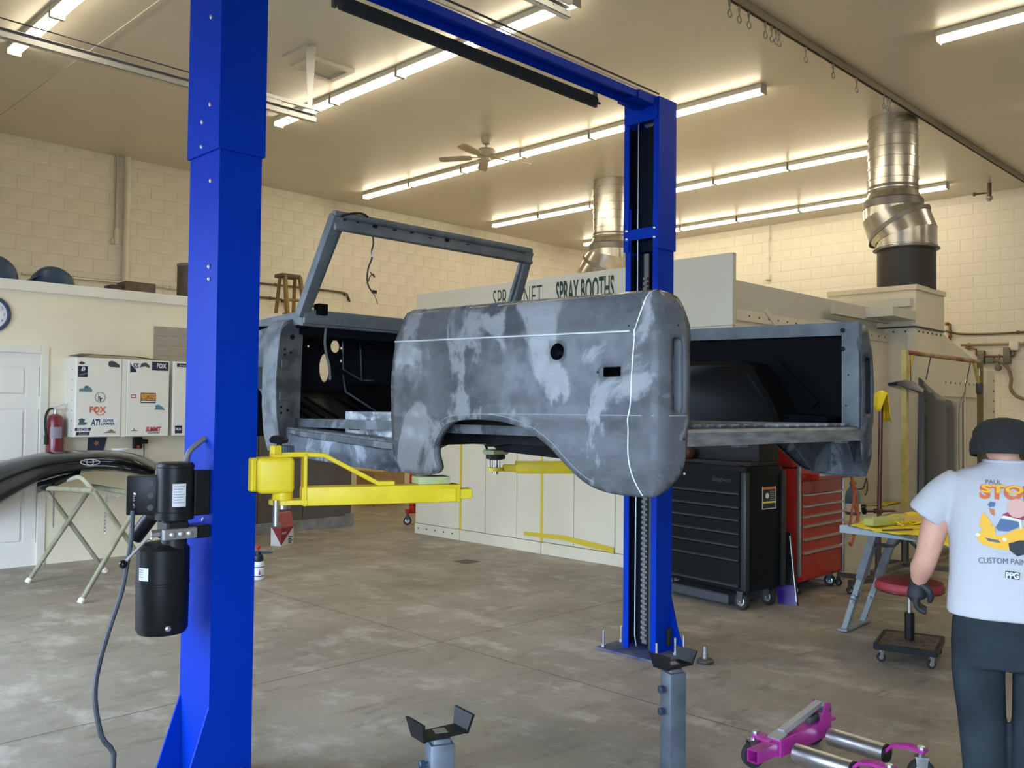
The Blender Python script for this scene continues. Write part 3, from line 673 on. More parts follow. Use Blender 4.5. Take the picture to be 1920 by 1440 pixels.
# pull pin with knob at the left arm
pn = V((PIV_L[0]-.055, PIV_L[1]-.045, 0))
MB().tube(pn+V((0, 0, AZ0-.075)), pn+V((0, 0, AZ0+.03)), .012, n=14).build('pin_rod', 'zinc', armL)
MB().tube(pn+V((0.02, 0.02, AZ1+.14)), pn+V((.02, .02, AZ1+.185)), .009, n=10).lathe([(.01, .18), (.036, .185), (.04, .198), (.03, .212), (.012, .216)], pn+V((.02, .02, AZ1)), 18).build('knob', 'black_plastic', armL)
MB().box(pn+V((-.025, -.02, AZ1+.14)), pn+V((.012, .015, AZ1+.175)), .003, 1).build('pin_bracket', 'lift_yellow', armL, smooth=0)
arm2, _ = arm((1.985, 3.72), R_(58), .95, 'yellow swing arm reaching toward the front of the body')
# right carriage and its front arm with pad post
cr_ = lp('carriage', MB().box((4.70, 3.44, 1.12), (4.84, 3.64, 1.9), .006, 2), 'lift_yellow')
MB().box((4.58, 3.36, AZ1-.02), (4.72, 3.72, AZ1+.12), .012, 2).build('arm_lug', 'lift_yellow', cr_)
pR = V((4.66, 3.62)); pE = V((4.00, 4.12)); dd = pE-pR
arm3, atR = arm((pR.x, pR.y), math.atan2(dd.y, dd.x), dd.length-.13, 'yellow swing arm of the far column below the black frame', stub=.08, brace=False, gear=False)
z = AZ0+.015
MB().prism([(pE.x+.05*math.cos(t)-.0, pE.y+.05*math.sin(t), z) for t in [2*math.pi*i/20 for i in range(20)]], (0, 0, .022)).build('pad_socket', 'lift_yellow', arm3, smooth=30)
pp = MB().tube((pE.x, pE.y, z-.02), (pE.x, pE.y, z+.075), .018, n=14)
for k in range(3):
    t = 2.1*k+.4; pp.tube((pE.x+.038*math.cos(t), pE.y+.038*math.sin(t), z+.02), (pE.x+.038*math.cos(t), pE.y+.038*math.sin(t), z+.08), .007, n=8)
pp.build('pad_post', 'steel', arm3)
MB().lathe([(.03, .07), (.062, .078), (.064, .10), (.05, .105)], (pE.x, pE.y, z), 20).build('pad_cup', 'black_plastic', arm3)
# taped wood and foam blocks between arm and body
fb = MB().box((-.075, -.05, AZ1), (.075, .05, AZ1+.034), .006, 2, M=Matrix.Translation((2.575, 3.06, 0)) @ Matrix.Rotation(R_(-20), 4, 'Z'))
tag(fb.build('support_block', 'foam_green'), 'pale taped block between yellow arm and rocker panel', 'block')
tag(MB().box((pE.x-.07, pE.y-.055, z+.105), (pE.x+.07, pE.y+.055, z+.136), .012, 2).build('support_block', 'foam_green'), 'pale green block on the pad post under the black frame', 'block')
ra = atL(.70, -.01, AZ1)
MB().lathe([(.016, 0), (.018, .008), (.01, .018)], ra, 12).build('stop_button', 'black_plastic', armL)
# ---------------------------------------------------------------- power unit on the left column
pu = lp('power_unit', MB().lathe([(.02, 1.345), (.066, 1.342), (.0735, 1.33), (.0735, 1.325), (.0705, 1.322), (.0705, 1.15), (.0735, 1.147), (.0735, 1.118), (.05, 1.112)], (1.600, 3.478, 0), 36), 'black_plastic'); pu['label'] = 'black electric pump motor with tank below'
T = (1.578, 3.525)
MB().lathe([(.03, 1.03), (.085, 1.018), (.101, 1.0), (.101, .872), (.103, .870), (.103, .862), (.101, .86), (.099, .685), (.09, .668), (.03, .664)], (*T, 0), 40).build('oil_tank', 'black_plastic', pu)
MB().tube((1.60, 3.48, 1.0), (1.60, 3.48, 1.13), .05, n=24).box((1.55, 3.43, 1.04), (1.64, 3.53, 1.115), .008, 1).build('pump_body', mat('pump_dark', (.03,.03,.032), .4, .5), pu)
q0, q1 = onx(303, 1000, 1.54), onx(369, 996, 1.54)
MB().box((1.525, 3.40, 1.045), (1.66, 3.425, 1.088), .003, 1, M=None).build('valve_block', 'zinc', pu, smooth=0)
for k in range(3): MB().lathe([(.012, 0), (.012, .006), (.006, .009)], (1.56+k*.035, 3.40, 1.066), 10, (0, -1, 0)).build('bolt', 'zinc', pu)
# control box
cb = MB().box((-.062, -.03, 1.135), (.062, .03, 1.29), .006, 2, M=Matrix.Translation((1.512, 3.56, 0)) @ Matrix.Rotation(R_(-32), 4, 'Z'))
cbo = cb.build('control_box', 'black_plastic', pu)
Mx = Matrix.Translation((1.512, 3.56, 0)) @ Matrix.Rotation(R_(-32), 4, 'Z')
for k in range(3):
    MB().lathe([(.0125, 0), (.0125, .002), (.0105, .0025), (.0105, .0035)], (0, 0, 0), 16, (0, -1, 0)).xf(Mx @ Matrix.Translation((.028, -.03, 1.258-k*.047))).build('knock_out', 'dark_grey', pu)
MB().lathe([(.006, 0), (.006, .006), (.003, .01)], (0, 0, 0), 10, (0, -1, 0)).xf(Mx @ Matrix.Translation((-.028, -.03, 1.22))).build('screw', 'zinc', pu)
tx = MB(); text_mb(tx, 'UP  STOP', Mx @ V((-.03, -.0305, 1.165)), Mx.to_3x3() @ V((0, 0, 1)), Mx.to_3x3() @ V((-1, 0, 0)), .006, .06); tx.build('button_print', 'white_label', pu, smooth=0)
# labels on motor and tank
def curved(c, r, a0, a1, z0, z1, n=10):
    m = MB(); g = [[V((c[0]+r*math.cos(a0+(a1-a0)*i/n), c[1]+r*math.sin(a0+(a1-a0)*i/n), z)) for i in range(n+1)] for z in (z0, z1)]
    return m.loft(g, cap=False, closed=False)
curved((1.6, 3.478), .0713, R_(-122), R_(-80), 1.172, 1.262).build('rating_label', 'white_label', pu)
ln = MB()
for k in range(7): 
    zz = 1.25-k*.0105; a1 = R_(-84-5*(k % 3))
    ln.f and None
    c_ = curved((1.6, 3.478), .0716, R_(-118), a1, zz, zz+.003); ln.add(c_.v, c_.f)
lo_ = ln.build('label_print', mat('print_grey', (.30,.34,.42), .6), pu); lo_['kind'] = 'stuff'
curved(T, .1018, R_(-172), R_(-145), .885, .935).build('tank_label', 'white_label', pu)
ln = MB()
for k in range(4):
    zz = .925-k*.009; c_ = curved(T, .1021, R_(-170), R_(-158), zz, zz+.003); ln.add(c_.v, c_.f)
lo_ = ln.build('label_print', 'print_grey', pu); lo_['kind'] = 'stuff'
MB().lathe([(.012, 0), (.012, .008), (.007, .012)], (T[0]-.02, T[1]-.0985, .70), 10, (0, -1, 0)).build('drain_plug', 'zinc', pu)
# release handle
h0 = V((1.505, 3.455, 1.075)); h1 = atd(276, 1010, 3.47); h2 = atd(231, 1058, 3.40)
MB().path([h0+V((.03, 0, 0)), h0, h0+V((-.004, .004, -.03)), h1, h2], .006, 8).build('release_handle', 'zinc', pu)
MB().ball(h2, .0165, 10).build('handle_knob', 'black_gloss', pu)
MB().tube(h0+V((-.01, 0, -.005)), h0+V((.05, -.01, -.005)), .016, n=6).build('handle_hub', 'zinc', pu)
MB().tube(V((1.56, 3.60, 1.12)), V((1.52, 3.66, 1.03)), .03, n=14).build('filler_cap', 'black_plastic', pu)
# wiring conduit into the column and mounting plate
MB().box((1.66, 3.43, 1.13), (1.727, 3.46, 1.31), .004, 1).box((1.66, 3.42, 1.04), (1.727, 3.52, 1.09), .004, 1).build('mount_bracket', 'black_plastic', pu, smooth=0)
j0 = onx(385, 822, LX0); j1 = onx(351, 872, 1.66)
MB().path([j0+V((.02, 0, 0)), j0, (j0+j1)/2+V((-.03, 0, .0)), j1], .011, 10, 4).build('flex_conduit', mat('flex', (.20,.20,.19), .5, .5), pu)
# mains lead hanging to the floor
c0 = atd(249, 958, 3.52)
pts = [c0, atd(246, 1010, 3.5), atd(238, 1060, 3.49), atd(228, 1110, 3.47), atd(205, 1180, 3.42), atd(185, 1250, 3.35), atd(178, 1310, 3.28), atd(190, 1380, 3.22), atd(212, 1440, 3.18), V((1.05, 3.0, .03)), V((.9, 2.85, .012))]
pwr = MB().path(pts, .0095, 8, 4); MB.build(pwr, 'power_lead', mat('lead_grey', (.045,.055,.07), .55), pu)
# ---------------------------------------------------------------- bare off-road car body on the lift
def primer_mat(name, dark, mid, light, s=3.2):
    m = mat(name, mid, .62, spec=.12); nt, b = nodes_of(m); L = nt.links; N = nt.nodes.new
    tc = N('ShaderNodeTexCoord')
    def noise(sc, st=(1, 1, 1), d=6, r=.6, dist=0., rot=(0, 0, 0)):
        mp = N('ShaderNodeMapping'); mp.inputs['Scale'].default_value = st; mp.inputs['Rotation'].default_value = rot; L.new(tc.outputs['Object'], mp.inputs[0])
        n = N('ShaderNodeTexNoise'); n.inputs['Scale'].default_value = sc; n.inputs['Detail'].default_value = d; n.inputs['Roughness'].default_value = r; n.inputs['Distortion'].default_value = dist
        L.new(mp.outputs[0], n.inputs[0]); return n.outputs[0]
    def mr(x, a, c):
        r = N('ShaderNodeMapRange'); r.inputs[1].default_value = a; r.inputs[2].default_value = c; r.interpolation_type = 'SMOOTHSTEP'; L.new(x, r.inputs[0]); return r.outputs[0]
    def mix(f, a, c):
        x = N('ShaderNodeMix'); x.data_type = 'RGBA'; L.new(f, x.inputs[0])
        for i, q in ((6, a), (7, c)):
            if isinstance(q, tuple): x.inputs[i].default_value = (*q, 1)
            else: L.new(q, x.inputs[i])
        return x.outputs[2]
    c = mix(mr(noise(s*.9, (1, .8, 1.5), 5, .6, .4), .40, .62), mid, dark)
    c = mix(mr(noise(s*.8, (1, 1.3, .9), 6, .6, .7), .515, .585), c, light)
    c = mix(mr(noise(s*5, (1, .45, 1.5), 8, .7, 1.6, (.7, 0, 0)), .54, 1.0), c, light)
    c = mix(mr(noise(s*4, (1, .4, 1.6), 8, .7, 1.2, (-.7, 0, 0)), .55, .95), c, dark)
    L.new(c, b.inputs['Base Color']); L.new(mr(noise(s*4), 0, 1.4), b.inputs['Roughness'])
    return m
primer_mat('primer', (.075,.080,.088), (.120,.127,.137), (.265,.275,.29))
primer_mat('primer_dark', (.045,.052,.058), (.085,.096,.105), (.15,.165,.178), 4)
primer_mat('primer_white', (.10,.11,.13), (.42,.44,.47), (.68,.69,.70), 7)
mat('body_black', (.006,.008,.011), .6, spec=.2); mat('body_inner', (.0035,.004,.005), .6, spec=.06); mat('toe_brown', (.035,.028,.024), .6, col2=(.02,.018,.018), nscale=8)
mat('bare_line', (.62,.66,.70), .45, .3); mat('frame_grey', (.17,.19,.20), .5, spec=.2, col2=(.11,.125,.135), nscale=7)
CXB = 3.325; XN = 2.5; YC = 1.835; RC = .05
car = thing('car', 'bare grey primered car body shell raised on the blue lift', 'car', (CXB, 2.9, 1.27))
def cp(n, mb, m, parent=car, **k):
    for p in mb.v: p.y -= .026*(p.x-XN)*max(0, min(1, (2.5-p.y)/.6))      # the tail stands slightly askew on the arms
    return mb.build(n, m, parent, **k)
def mirx(mb): 
    o = MB(); o.v = [V((2*CXB-p.x, p.y, p.z)) for p in mb.v]; o.f = [tuple(reversed(f)) for f in mb.f]; return o
def zt(u): return 2.012 - .0165*(3.18-u)
def Q(u, z, d=0.):
    """near quarter panel: u runs back along the side, round the corner and across the tail"""
    t = zt(u)-z; o = d
    if t < .035: o += .04*(1-math.sqrt(max(0, 1-((.035-t)/.035)**2)))
    if t < .147: o += (.147-t)*.17
    o -= .007*math.exp(-((t-.147)/.013)**2)
    if t > .147: o += -.008*math.sin(min(1, (t-.147)/.33)*math.pi)
    o -= .006*math.exp(-((z-1.535)/.02)**2)
    if z < 1.42: o += (1.42-z)**2*1.3
    if u >= YC: return V((XN+o, u, z))
    a = (YC-u)/RC
    if a < math.pi/2: return V((XN+RC-(RC-o)*math.cos(a), YC-(RC-o)*math.sin(a), z))
    return V((XN+RC+(YC-u-RC*math.pi/2), YC-RC+o, z))
def UX(x): return YC-RC*math.pi/2-(x-XN-RC)
arch = [(1.73, 1.297), (1.80, 1.276), (1.908, 1.269), (2.039, 1.276), (2.126, 1.306), (2.204, 1.364), (2.285, 1.428), (2.397, 1.485), (2.544, 1.519), (2.732, 1.524), (2.865, 1.503), (2.935, 1.444), (2.957, 1.375), (2.95, 1.31), (3.0, 1.278)]
arch_s = cat2(arch, 4)
outl = [(3.184, 1.995), (3.17, 2.010)] + [(3.1-.1*i, zt(3.1-.1*i)) for i in range(13)] + cat2([(1.80, zt(1.80)), (UX(2.585), zt(1.7)-.002), (UX(2.635), 1.965), (UX(2.664), 1.915), (UX(2.678), 1.868), (UX(2.668), 1.835), (UX(2.662), 1.70), (UX(2.662), 1.52), (UX(2.655), 1.42), (UX(2.63), 1.345), (UX(2.59), 1.312)], 3) + arch_s + [(3.13, 1.274), (3.225, 1.285), (3.236, 1.32), (3.249, 1.483), (3.25, 1.676), (3.235, 1.82), (3.218, 1.916)]
def rrect(u0, u1, z0, z1, r, n=4):
    o = []
    for cx, cz, a0 in ((u1-r, z1-r, 0), (u0+r, z1-r, 90), (u0+r, z0+r, 180), (u1-r, z0+r, 270)):
        o += [(cx+r*math.cos(R_(a0+90*i/n)), cz+r*math.sin(R_(a0+90*i/n))) for i in range(n+1)]
    return o
h_fuel = circ(2.2455, 1.785, .035, 28, .032); h_rect = rrect(1.942, 2.021, 1.687, 1.721, .004, 2); h_tail = rrect(UX(2.630), UX(2.566), 1.562, 1.822, .022, 5)
qm = MB().sheet(outl, Q, [h_fuel, h_rect, h_tail], .024)
cp('quarter_panel', qm, 'primer', smooth=50, solid=.004, soff=0)
qf = MB().sheet(outl, Q, [h_tail], .03); qf = mirx(qf)
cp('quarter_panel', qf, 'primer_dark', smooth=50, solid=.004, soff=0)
def strip(pts, wdir, side=1):
    return pts
for sgn in (0, 1):
    lipm = MB(); A = arch_s[6:-1]
    lipm.loft([[Q(u, z, .002) for u, z in A], [Q(u, z, .002)+V((.035, 0, .004)) for u, z in A]], cap=False, closed=False)
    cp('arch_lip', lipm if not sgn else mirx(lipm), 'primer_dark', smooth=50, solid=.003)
    # front edge return and inner skins
    fe = MB(); E = [(3.184, 1.995), (3.218, 1.916), (3.235, 1.82), (3.25, 1.676), (3.249, 1.483), (3.236, 1.32)]
    fe.loft([[Q(u, z, .002) for u, z in E], [Q(u, z, .09) for u, z in E]], cap=False, closed=False)
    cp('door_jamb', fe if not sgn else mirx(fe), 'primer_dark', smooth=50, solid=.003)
    inn = MB().box((2.582, 1.87, 1.50), (2.59, 3.24, 1.955))
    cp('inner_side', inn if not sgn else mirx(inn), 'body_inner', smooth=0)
    rail = MB().prism([(XN+.055, 1.86, zt(1.86)-.002), (XN+.13, 1.86, zt(1.86)-.004), (XN+.13, 1.86, zt(1.86)-.065), (XN+.12, 1.86, zt(1.86)-.065), (XN+.12, 1.86, zt(1.86)-.012), (XN+.055, 1.86, zt(1.86)-.010)], (0, 1.33, .022))
    cp('bed_rail', rail if not sgn else mirx(rail), 'frame_grey', smooth=0)
    # tail post: jamb face towards the opening and inner face
    post = MB().box((XN+.125, 1.79, 1.45), (XN+.165, 1.868, 1.985 if sgn else 1.86), .006, 2).box((XN+.09, 1.862, 1.48), (XN+.165, 1.87, 1.97 if sgn else 1.86))
    po = cp('tail_post', post if not sgn else mirx(post), 'frame_grey')
    if sgn:
        for zz in (1.945, 1.86): MB().tube((3.984, 1.826, zz), (3.992, 1.826, zz), .011, n=14).build('hole', 'body_black', po)
        for yy, zz in ((1.80, 1.74), (1.853, 1.73), (1.81, 1.60)): MB().tube((3.984, yy, zz), (3.992, yy, zz), .004, n=8).build('hole', 'body_black', po)
        for xx, zz in ((4.03, 1.90), (4.05, 1.86), (4.04, 1.50), (4.06, 1.47), (4.09, 1.90), (4.10, 1.87), (4.03, 1.55)): MB().tube((xx, 1.778, zz), (xx, 1.788, zz), .006, n=10).build('hole', 'body_black', po)
        # inner reinforcement behind the lower corner
        MB().prism([(3.97, 1.80, 1.45), (4.08, 1.80, 1.45), (4.05, 1.80, 1.33)], (0, .006, 0)).prism([(3.72, 1.95, 1.45), (4.12, 1.95, 1.45), (4.12, 1.95, 1.29), (3.95, 1.95, 1.29)], (0, .006, 0)).build('gusset', 'primer_dark', po, smooth=0)
    lamp = MB().box((XN+.045, 1.815, 1.54), (XN+.14, 1.83, 1.85)).prism([(XN+.085, 1.80, 1.57), (XN+.10, 1.80, 1.57), (XN+.10, 1.80, 1.78), (XN+.085, 1.80, 1.80)], (0, .012, 0))
    cp('lamp_pocket', lamp if not sgn else mirx(lamp), 'primer_dark', smooth=0)
# inside of the fuel pocket seen through the round hole
cp('fuel_pocket', MB().tube((2.505, 2.2455, 1.785), (2.575, 2.2455, 1.785), .045, n=20, cap=False).box((2.545, 2.20, 1.775), (2.56, 2.29, 1.79)), 'body_black')
# bright sanded creases
bl = [Q(u, zt(u)-.147, -.0015) for u in [3.225-.06*i for i in range(24)] if u > 1.86]
cp('sanded_crease', MB().path(bl, .0038, 6), 'bare_line'); 
sm = cat2([(1.846, 1.990), (1.875, 1.90), (1.886, 1.845), (1.894, 1.697), (1.90, 1.60), (1.912, 1.53), (1.914, 1.42), (1.90, 1.34), (1.872, 1.274)], 5)
cp('sanded_crease', MB().path([Q(u, z, -.0012) for u, z in sm], .0028, 6), 'bare_line')
sw = [Q(u, 1.551-.004*(u-1.9), -.002) for u in [1.66+.05*i for i in range(20)]]
cp('sanded_crease', MB().path(sw, .0018, 6), mat('dull_line', (.30,.33,.37), .5))
ar = [Q(u+(.018 if u > 2.8 else -.004), z+.022, -.001) for u, z in arch_s[14:-6]]
cp('sanded_crease', MB().path(ar, .0018, 6), 'dull_line')
for u, z in ((1.915, 1.862), (1.70, 1.865), (2.045, 1.704), (UX(2.64), 1.47)):
    p = Q(u, z, .0); pn_ = (Q(u, z, -.002)-Q(u, z, .002)).normalized()
    cp('screw_hole', MB().tube(p+pn_*.0035, p-pn_*.004, .0045, n=10), 'body_black')
# floor, ribs, sill
fz = 1.507
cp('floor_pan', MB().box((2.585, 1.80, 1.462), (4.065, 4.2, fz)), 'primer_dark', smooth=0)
for k in range(15):
    x = 2.74+k*.082
    cp('floor_rib', MB().box((x, 1.81, fz), (x+.05, 3.1, fz+.014), .004, 1), 'primer', smooth=0)
cp('tail_sill', MB().prism([(2.66, 1.786, 1.443), (2.66, 1.786, 1.492), (2.66, 1.794, 1.503), (2.66, 1.83, 1.503), (2.66, 1.83, 1.443)], (1.33, 0, .0)), mat('sill_metal', (.30,.31,.31), .5, .4, col2=(.14,.15,.16), nscale=7, stretch=(1, 1, 5)), smooth=30)
for x in (3.03, 3.85): cp('sill_clip', MB().box((x-.03, 1.79, 1.434), (x+.03, 1.82, 1.444)), 'primer', smooth=0)
# wheelhouses
wh = cat2([(2.10, 1.49), (2.112, 1.56), (2.16, 1.655), (2.241, 1.777), (2.29, 1.806), (2.36, 1.815), (2.6, 1.82), (2.84, 1.818), (2.93, 1.79), (3.0, 1.66), (3.03, 1.49)], 5)
for sgn in (0, 1):
    m = MB(); x0, x1 = (3.85, 4.06)
    rings = [[V((x1, u, z)) for u, z in wh], [V((x0+.02, u, z)) for u, z in wh], [V((x0, 2.56+(u-2.56)*.965, 1.49+(z-1.49)*.93)) for u, z in wh]]
    m.loft(rings, cap=False, closed=False); m.f.append(tuple(range(2*len(wh), 3*len(wh))))
    cp('wheelhouse', m if sgn else mirx(m), mat('wheelhouse_paint', (.006,.006,.006), .35, spec=.12), smooth=40)
cp('bed_bracket', MB().prism([(3.90, 1.90, 1.49), (3.90, 2.10, 1.49), (3.90, 2.10, 1.56), (3.90, 1.90, 1.55)], (.17, 0, 0)), 'body_inner', smooth=0)
cp('inner_brace', MB().box((4.052, 1.9, 1.735), (4.062, 2.35, 1.775)).quadbox((4.04, 2.22, 1.81), (4.04, 2.02, 1.60), .05, .012, up=(1, 0, 0)), 'body_inner', smooth=0)
# rockers, hinge pillars
for sgn in (0, 1):
    rp = [onx(*p, XN) for p in ((540, 812), (556, 818), (740, 845), (742, 886), (640, 872), (560, 858), (531, 851), (526, 830))]
    m = MB().prism([(XN+.004, p.y, p.z) for p in rp], (.09, 0, 0), .006, 2)
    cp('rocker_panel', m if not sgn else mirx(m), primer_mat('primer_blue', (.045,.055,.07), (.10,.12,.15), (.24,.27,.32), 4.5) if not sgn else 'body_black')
    m = MB().prism([(XN+.012, 4.16, 1.448), (XN+.012, 3.24, 1.408), (XN+.012, 3.24, 1.422), (XN+.012, 4.16, 1.462)], (.10, 0, 0), .003, 1)
    mi_ = MB().prism([(XN+.02, 4.18, 1.33), (XN+.02, 3.22, 1.30), (XN+.02, 3.22, 1.412), (XN+.02, 4.18, 1.452)], (.085, 0, 0)); cp('inner_sill', mi_ if not sgn else mirx(mi_), 'primer_dark', smooth=0)
    cp('door_sill', m if not sgn else mirx(m), 'primer', smooth=0)
    pf = [ony(*p, 4.2) for p in ((547, 598), (534, 603), (526, 618), (522, 645), (520, 700), (519, 760), (522, 812), (530, 848), (560, 845), (580, 822), (569, 808), (563, 790), (566, 700), (570, 612), (566, 599))]
    m = MB().prism([(p.x, 4.2, p.z) for p in pf], (0, .16, 0), .008, 2)
    hp_ = cp('hinge_pillar', m if not sgn else mirx(m), mat('pillar_grey', (.15,.17,.185), .55, col2=(.07,.08,.09), nscale=11, contrast=(.45, .65)))
    if not sgn:
        for px, py, r in ((548, 632, .013), (534, 655, .006), (534, 665, .006), (545, 661, .006), (525, 735, .006), (527, 763, .006), (527, 774, .006), (539, 769, .007), (519, 763, .005)):
            p = ony(px, py, 4.199); MB().tube((p.x, 4.196, p.z), (p.x, 4.204, p.z), r, n=12).build('hole', 'body_black', hp_)
        for px, py in ((534, 682), (530, 742)):
            p = ony(px, py, 4.2); MB().box((p.x-.022, 4.19, p.z-.025), (p.x+.022, 4.202, p.z+.025), .008, 2).build('hinge_boss', 'pillar_grey', hp_)
        lip_ = [ony(*p, 4.19) for p in ((527, 830), (520, 790), (518, 730), (520, 680), (524, 645), (528, 620), (540, 606))]
        MB().path([(p.x, 4.19, p.z) for p in lip_], .007, 8, 3).build('weld_flange', 'pillar_grey', hp_)
    ap_ = [onx(*p, XN+.06) for p in ((455, 628), (524, 608), (522, 640), (520, 700), (523, 815), (529, 856), (489, 735), (455, 690))]
    m = MB().prism([(XN+.06, p.y, p.z) for p in ap_], (.02, 0, 0))
    cp('front_apron', m if not sgn else mirx(m), 'primer_dark', smooth=0)
# apron pocket on the near side
p = onx(494, 705, XN+.058); cp('apron_pocket', MB().box((XN+.05, p.y-.03, p.z-.07), (XN+.062, p.y+.08, p.z+.05), .003, 1), 'body_black', smooth=0)
# firewall with holes, toe board, dash, cowl
YF = 4.62
def fw(px, py): p = ony(px, py, YF); return (p.x, p.z)
holes = [circ(*fw(x, y), .0085, 10) for x, y in ((578, 625), (578, 649), (618.5, 628), (640, 630), (640, 653), (639, 677))]
c_ = fw(628, 650); holes.append([(c_[0]+.032*math.cos(t), c_[1]+.038*math.sin(t)) for t in [R_(120+i*20) for i in range(16)]] + [(c_[0]+.012, c_[1]+.065), (c_[0]-.02, c_[1]+.065)])
c_ = fw(608, 690); holes.append([(c_[0]+.036*math.cos(t), c_[1]+.085*math.sin(t)) for t in [R_(i*18) for i in range(20)]])
r0, r1 = fw(708, 632), fw(745, 645); holes.append([(r0[0], r1[1]), (r1[0], r1[1]), (r1[0], r0[1]), (r0[0], r0[1])])
cp('firewall', MB().sheet([(2.57, 1.40), (4.08, 1.40), (4.08, 2.02), (2.57, 2.02)], lambda x, z: V((x, YF, z)), holes, .12), 'body_black', smooth=0, solid=.006)
kp = [V((3.38, YF-.03, 1.98)), V((3.38, YF-.03, 1.86)), V((3.50, YF-.18, 1.80)), V((3.50, YF-.18, 1.98))]
cp('firewall_rib', MB().path([(3.16, YF-.012, 1.97), (3.165, YF-.012, 1.80), (3.27, YF-.06, 1.735), (3.36, YF-.06, 1.735)], .006, 6).path([(3.27, YF-.06, 1.735), (3.275, YF-.03, 1.98)], .005, 6), 'primer_dark')
def bracketed(y0, z0, y1, z1): return MB().prism([(2.60, y0, z0), (2.60, y1, z1), (2.60, y1+.012, z1+.006), (2.60, y0+.012, z0+.006)], (1.42, 0, 0))
cp('toe_board', bracketed(4.50, 1.61, 4.15, 1.485), 'toe_brown', smooth=0)
cp('toe_board', bracketed(YF-.01, 1.665, 4.50, 1.61), 'toe_brown', smooth=0)
for k in range(6):
    x = 2.64+k*.09+(.12 if k > 2 else 0); cp('toe_rib', MB().quadbox((x, 4.48, 1.62), (x+.02, 4.18, 1.512), .02, .012), 'body_inner', smooth=0)
cp('trans_tunnel', MB().loft([[V((3.1, y, 1.49)), V((3.16, y, 1.49+h)), V((3.46, y, 1.49+h)), V((3.52, y, 1.49))] for y, h in ((4.5, .22), (4.1, .14), (3.5, .06))]), 'body_inner')
cp('tunnel_edge', MB().path([(3.09, 4.5, 1.76), (3.07, 4.44, 1.66), (3.13, 4.15, 1.52)], .006, 6), 'primer_dark')
cp('dash_panel', MB().prism([(2.60, 4.16, 2.03), (2.60, 4.20, 1.955), (2.60, 4.30, 1.945), (2.60, 4.45, 2.03)], (1.45, 0, 0)), 'body_black', smooth=0)
d0, d1 = ony(657, 597, 4.15), ony(689, 617, 4.15)
cp('dash_card', MB().prism([(d0.x, 4.15, d1.z+.006), (d1.x, 4.155, d1.z), (d1.x, 4.155, d0.z), (d0.x, 4.15, d0.z)], (0, .002, 0)), 'wood_brown', smooth=0)
cp('cowl_panel', MB().prism([(2.56, 4.10, 1.995), (2.56, 4.10, 2.055), (2.56, 4.16, 2.075), (2.56, YF, 2.05), (2.56, YF, 2.02)], (1.53, 0, 0), .006, 2), 'frame_grey')
# windshield frame
wb, wt = V((2.565, 4.125, 2.045)), V((2.615, 3.885, 2.555))
ws = MB().quadbox(wb-V((0, 0, .0)), wt, .062, .055, up=(0, 1, .45), bev=.008).quadbox(wb+V((.035, .0, .03)), wt+V((.035, 0, -.02)), .03, .02, up=(0, 1, .45))
ws2 = mirx(ws)
tl, tr_ = wt+V((-.02, 0, -.035)), V((2*CXB-wt.x+.02, wt.y, wt.z-.035))
top = MB().quadbox(tl, tr_, .024, .092, up=(0, .42, 1), bev=.004)
cp('windshield_post', ws, 'frame_grey'); cp('windshield_post', ws2, 'frame_grey')
trl = cp('windshield_header', top, 'frame_grey'); 
cp('header_gutter', MB().tube(tl+V((0, -.004, .04)), tr_+V((0, -.004, .04)), .019, n=12), 'frame_grey')
for px, py, r in ((703, 425, .010), (838, 451, .010), (772, 437, .004), (740, 432, .004), (645, 413, .003), (670, 418, .003), (806, 447, .003), (877, 459, .003)):
    p = ony(px, py, 3.868); MB().tube((p.x, 3.855, p.z), (p.x, 3.876, p.z+.004), r, n=12).build('hole', 'body_black', trl)
cp('windshield_sill', MB().quadbox((2.56, 4.10, 2.045), (4.09, 4.10, 2.045), .03, .075, bev=.006), 'frame_grey')
g = [ony(*p, 3.86) for p in ((640, 405), (662, 400), (680, 401), (690, 407))]; cp('header_wiring', MB().path(g, .006, 6, 4), 'black_matte')
wr_ = [ony(*p, 3.88) for p in ((698, 434), (700, 455), (697, 470), (697, 485), (690, 505), (689, 530), (696, 545), (701, 549))]
wo_ = cp('hanging_wire', MB().path(wr_, .0045, 8, 4), mat('wire_dark', (.05,.043,.035), .6))
w2 = [ony(*p, 3.88) for p in ((691, 528), (694, 518), (700, 514), (702, 520), (694, 510))]; MB().path(w2, .0028, 6, 4).build('wire_branch', 'wire_dark', wo_)
w3 = [ony(*p, 3.88) for p in ((700, 550), (705, 560), (708, 570))]; MB().path(w3, .002, 6, 3).build('wire_branch', 'wire_dark', wo_)
p = ony(702, 547, 3.88); MB().box(p-V((.014, .006, .01)), p+V((.014, .006, .008)), .002, 1).build('connector', 'black_matte', wo_, smooth=0)
p = ony(698, 475, 3.88); MB().box(p-V((.006, .006, .02)), p+V((.006, .006, .014)), .002, 1).build('tape_wrap', 'white_label', wo_, smooth=0)
hn = [ony(*p, 4.15) for p in ((566, 574), (580, 571), (597, 580), (608, 592), (611, 612), (609, 640), (612, 665), (617, 685), (619, 712))]
cp('wire_harness', MB().path(hn, .007, 8, 4), mat('harness_grey', (.16,.18,.19), .6))
p = ony(566, 600, 4.16); cp('pillar_bracket', MB().box((p.x-.03, 4.13, p.z-.045), (p.x+.03, 4.17, p.z+.03), .004, 1), 'body_inner', smooth=0)
p = ony(603, 577, 4.08); cp('dash_bracket', MB().box((p.x-.03, 4.06, p.z-.04), (p.x+.03, 4.11, p.z+.02), .004, 1), 'body_inner', smooth=0)
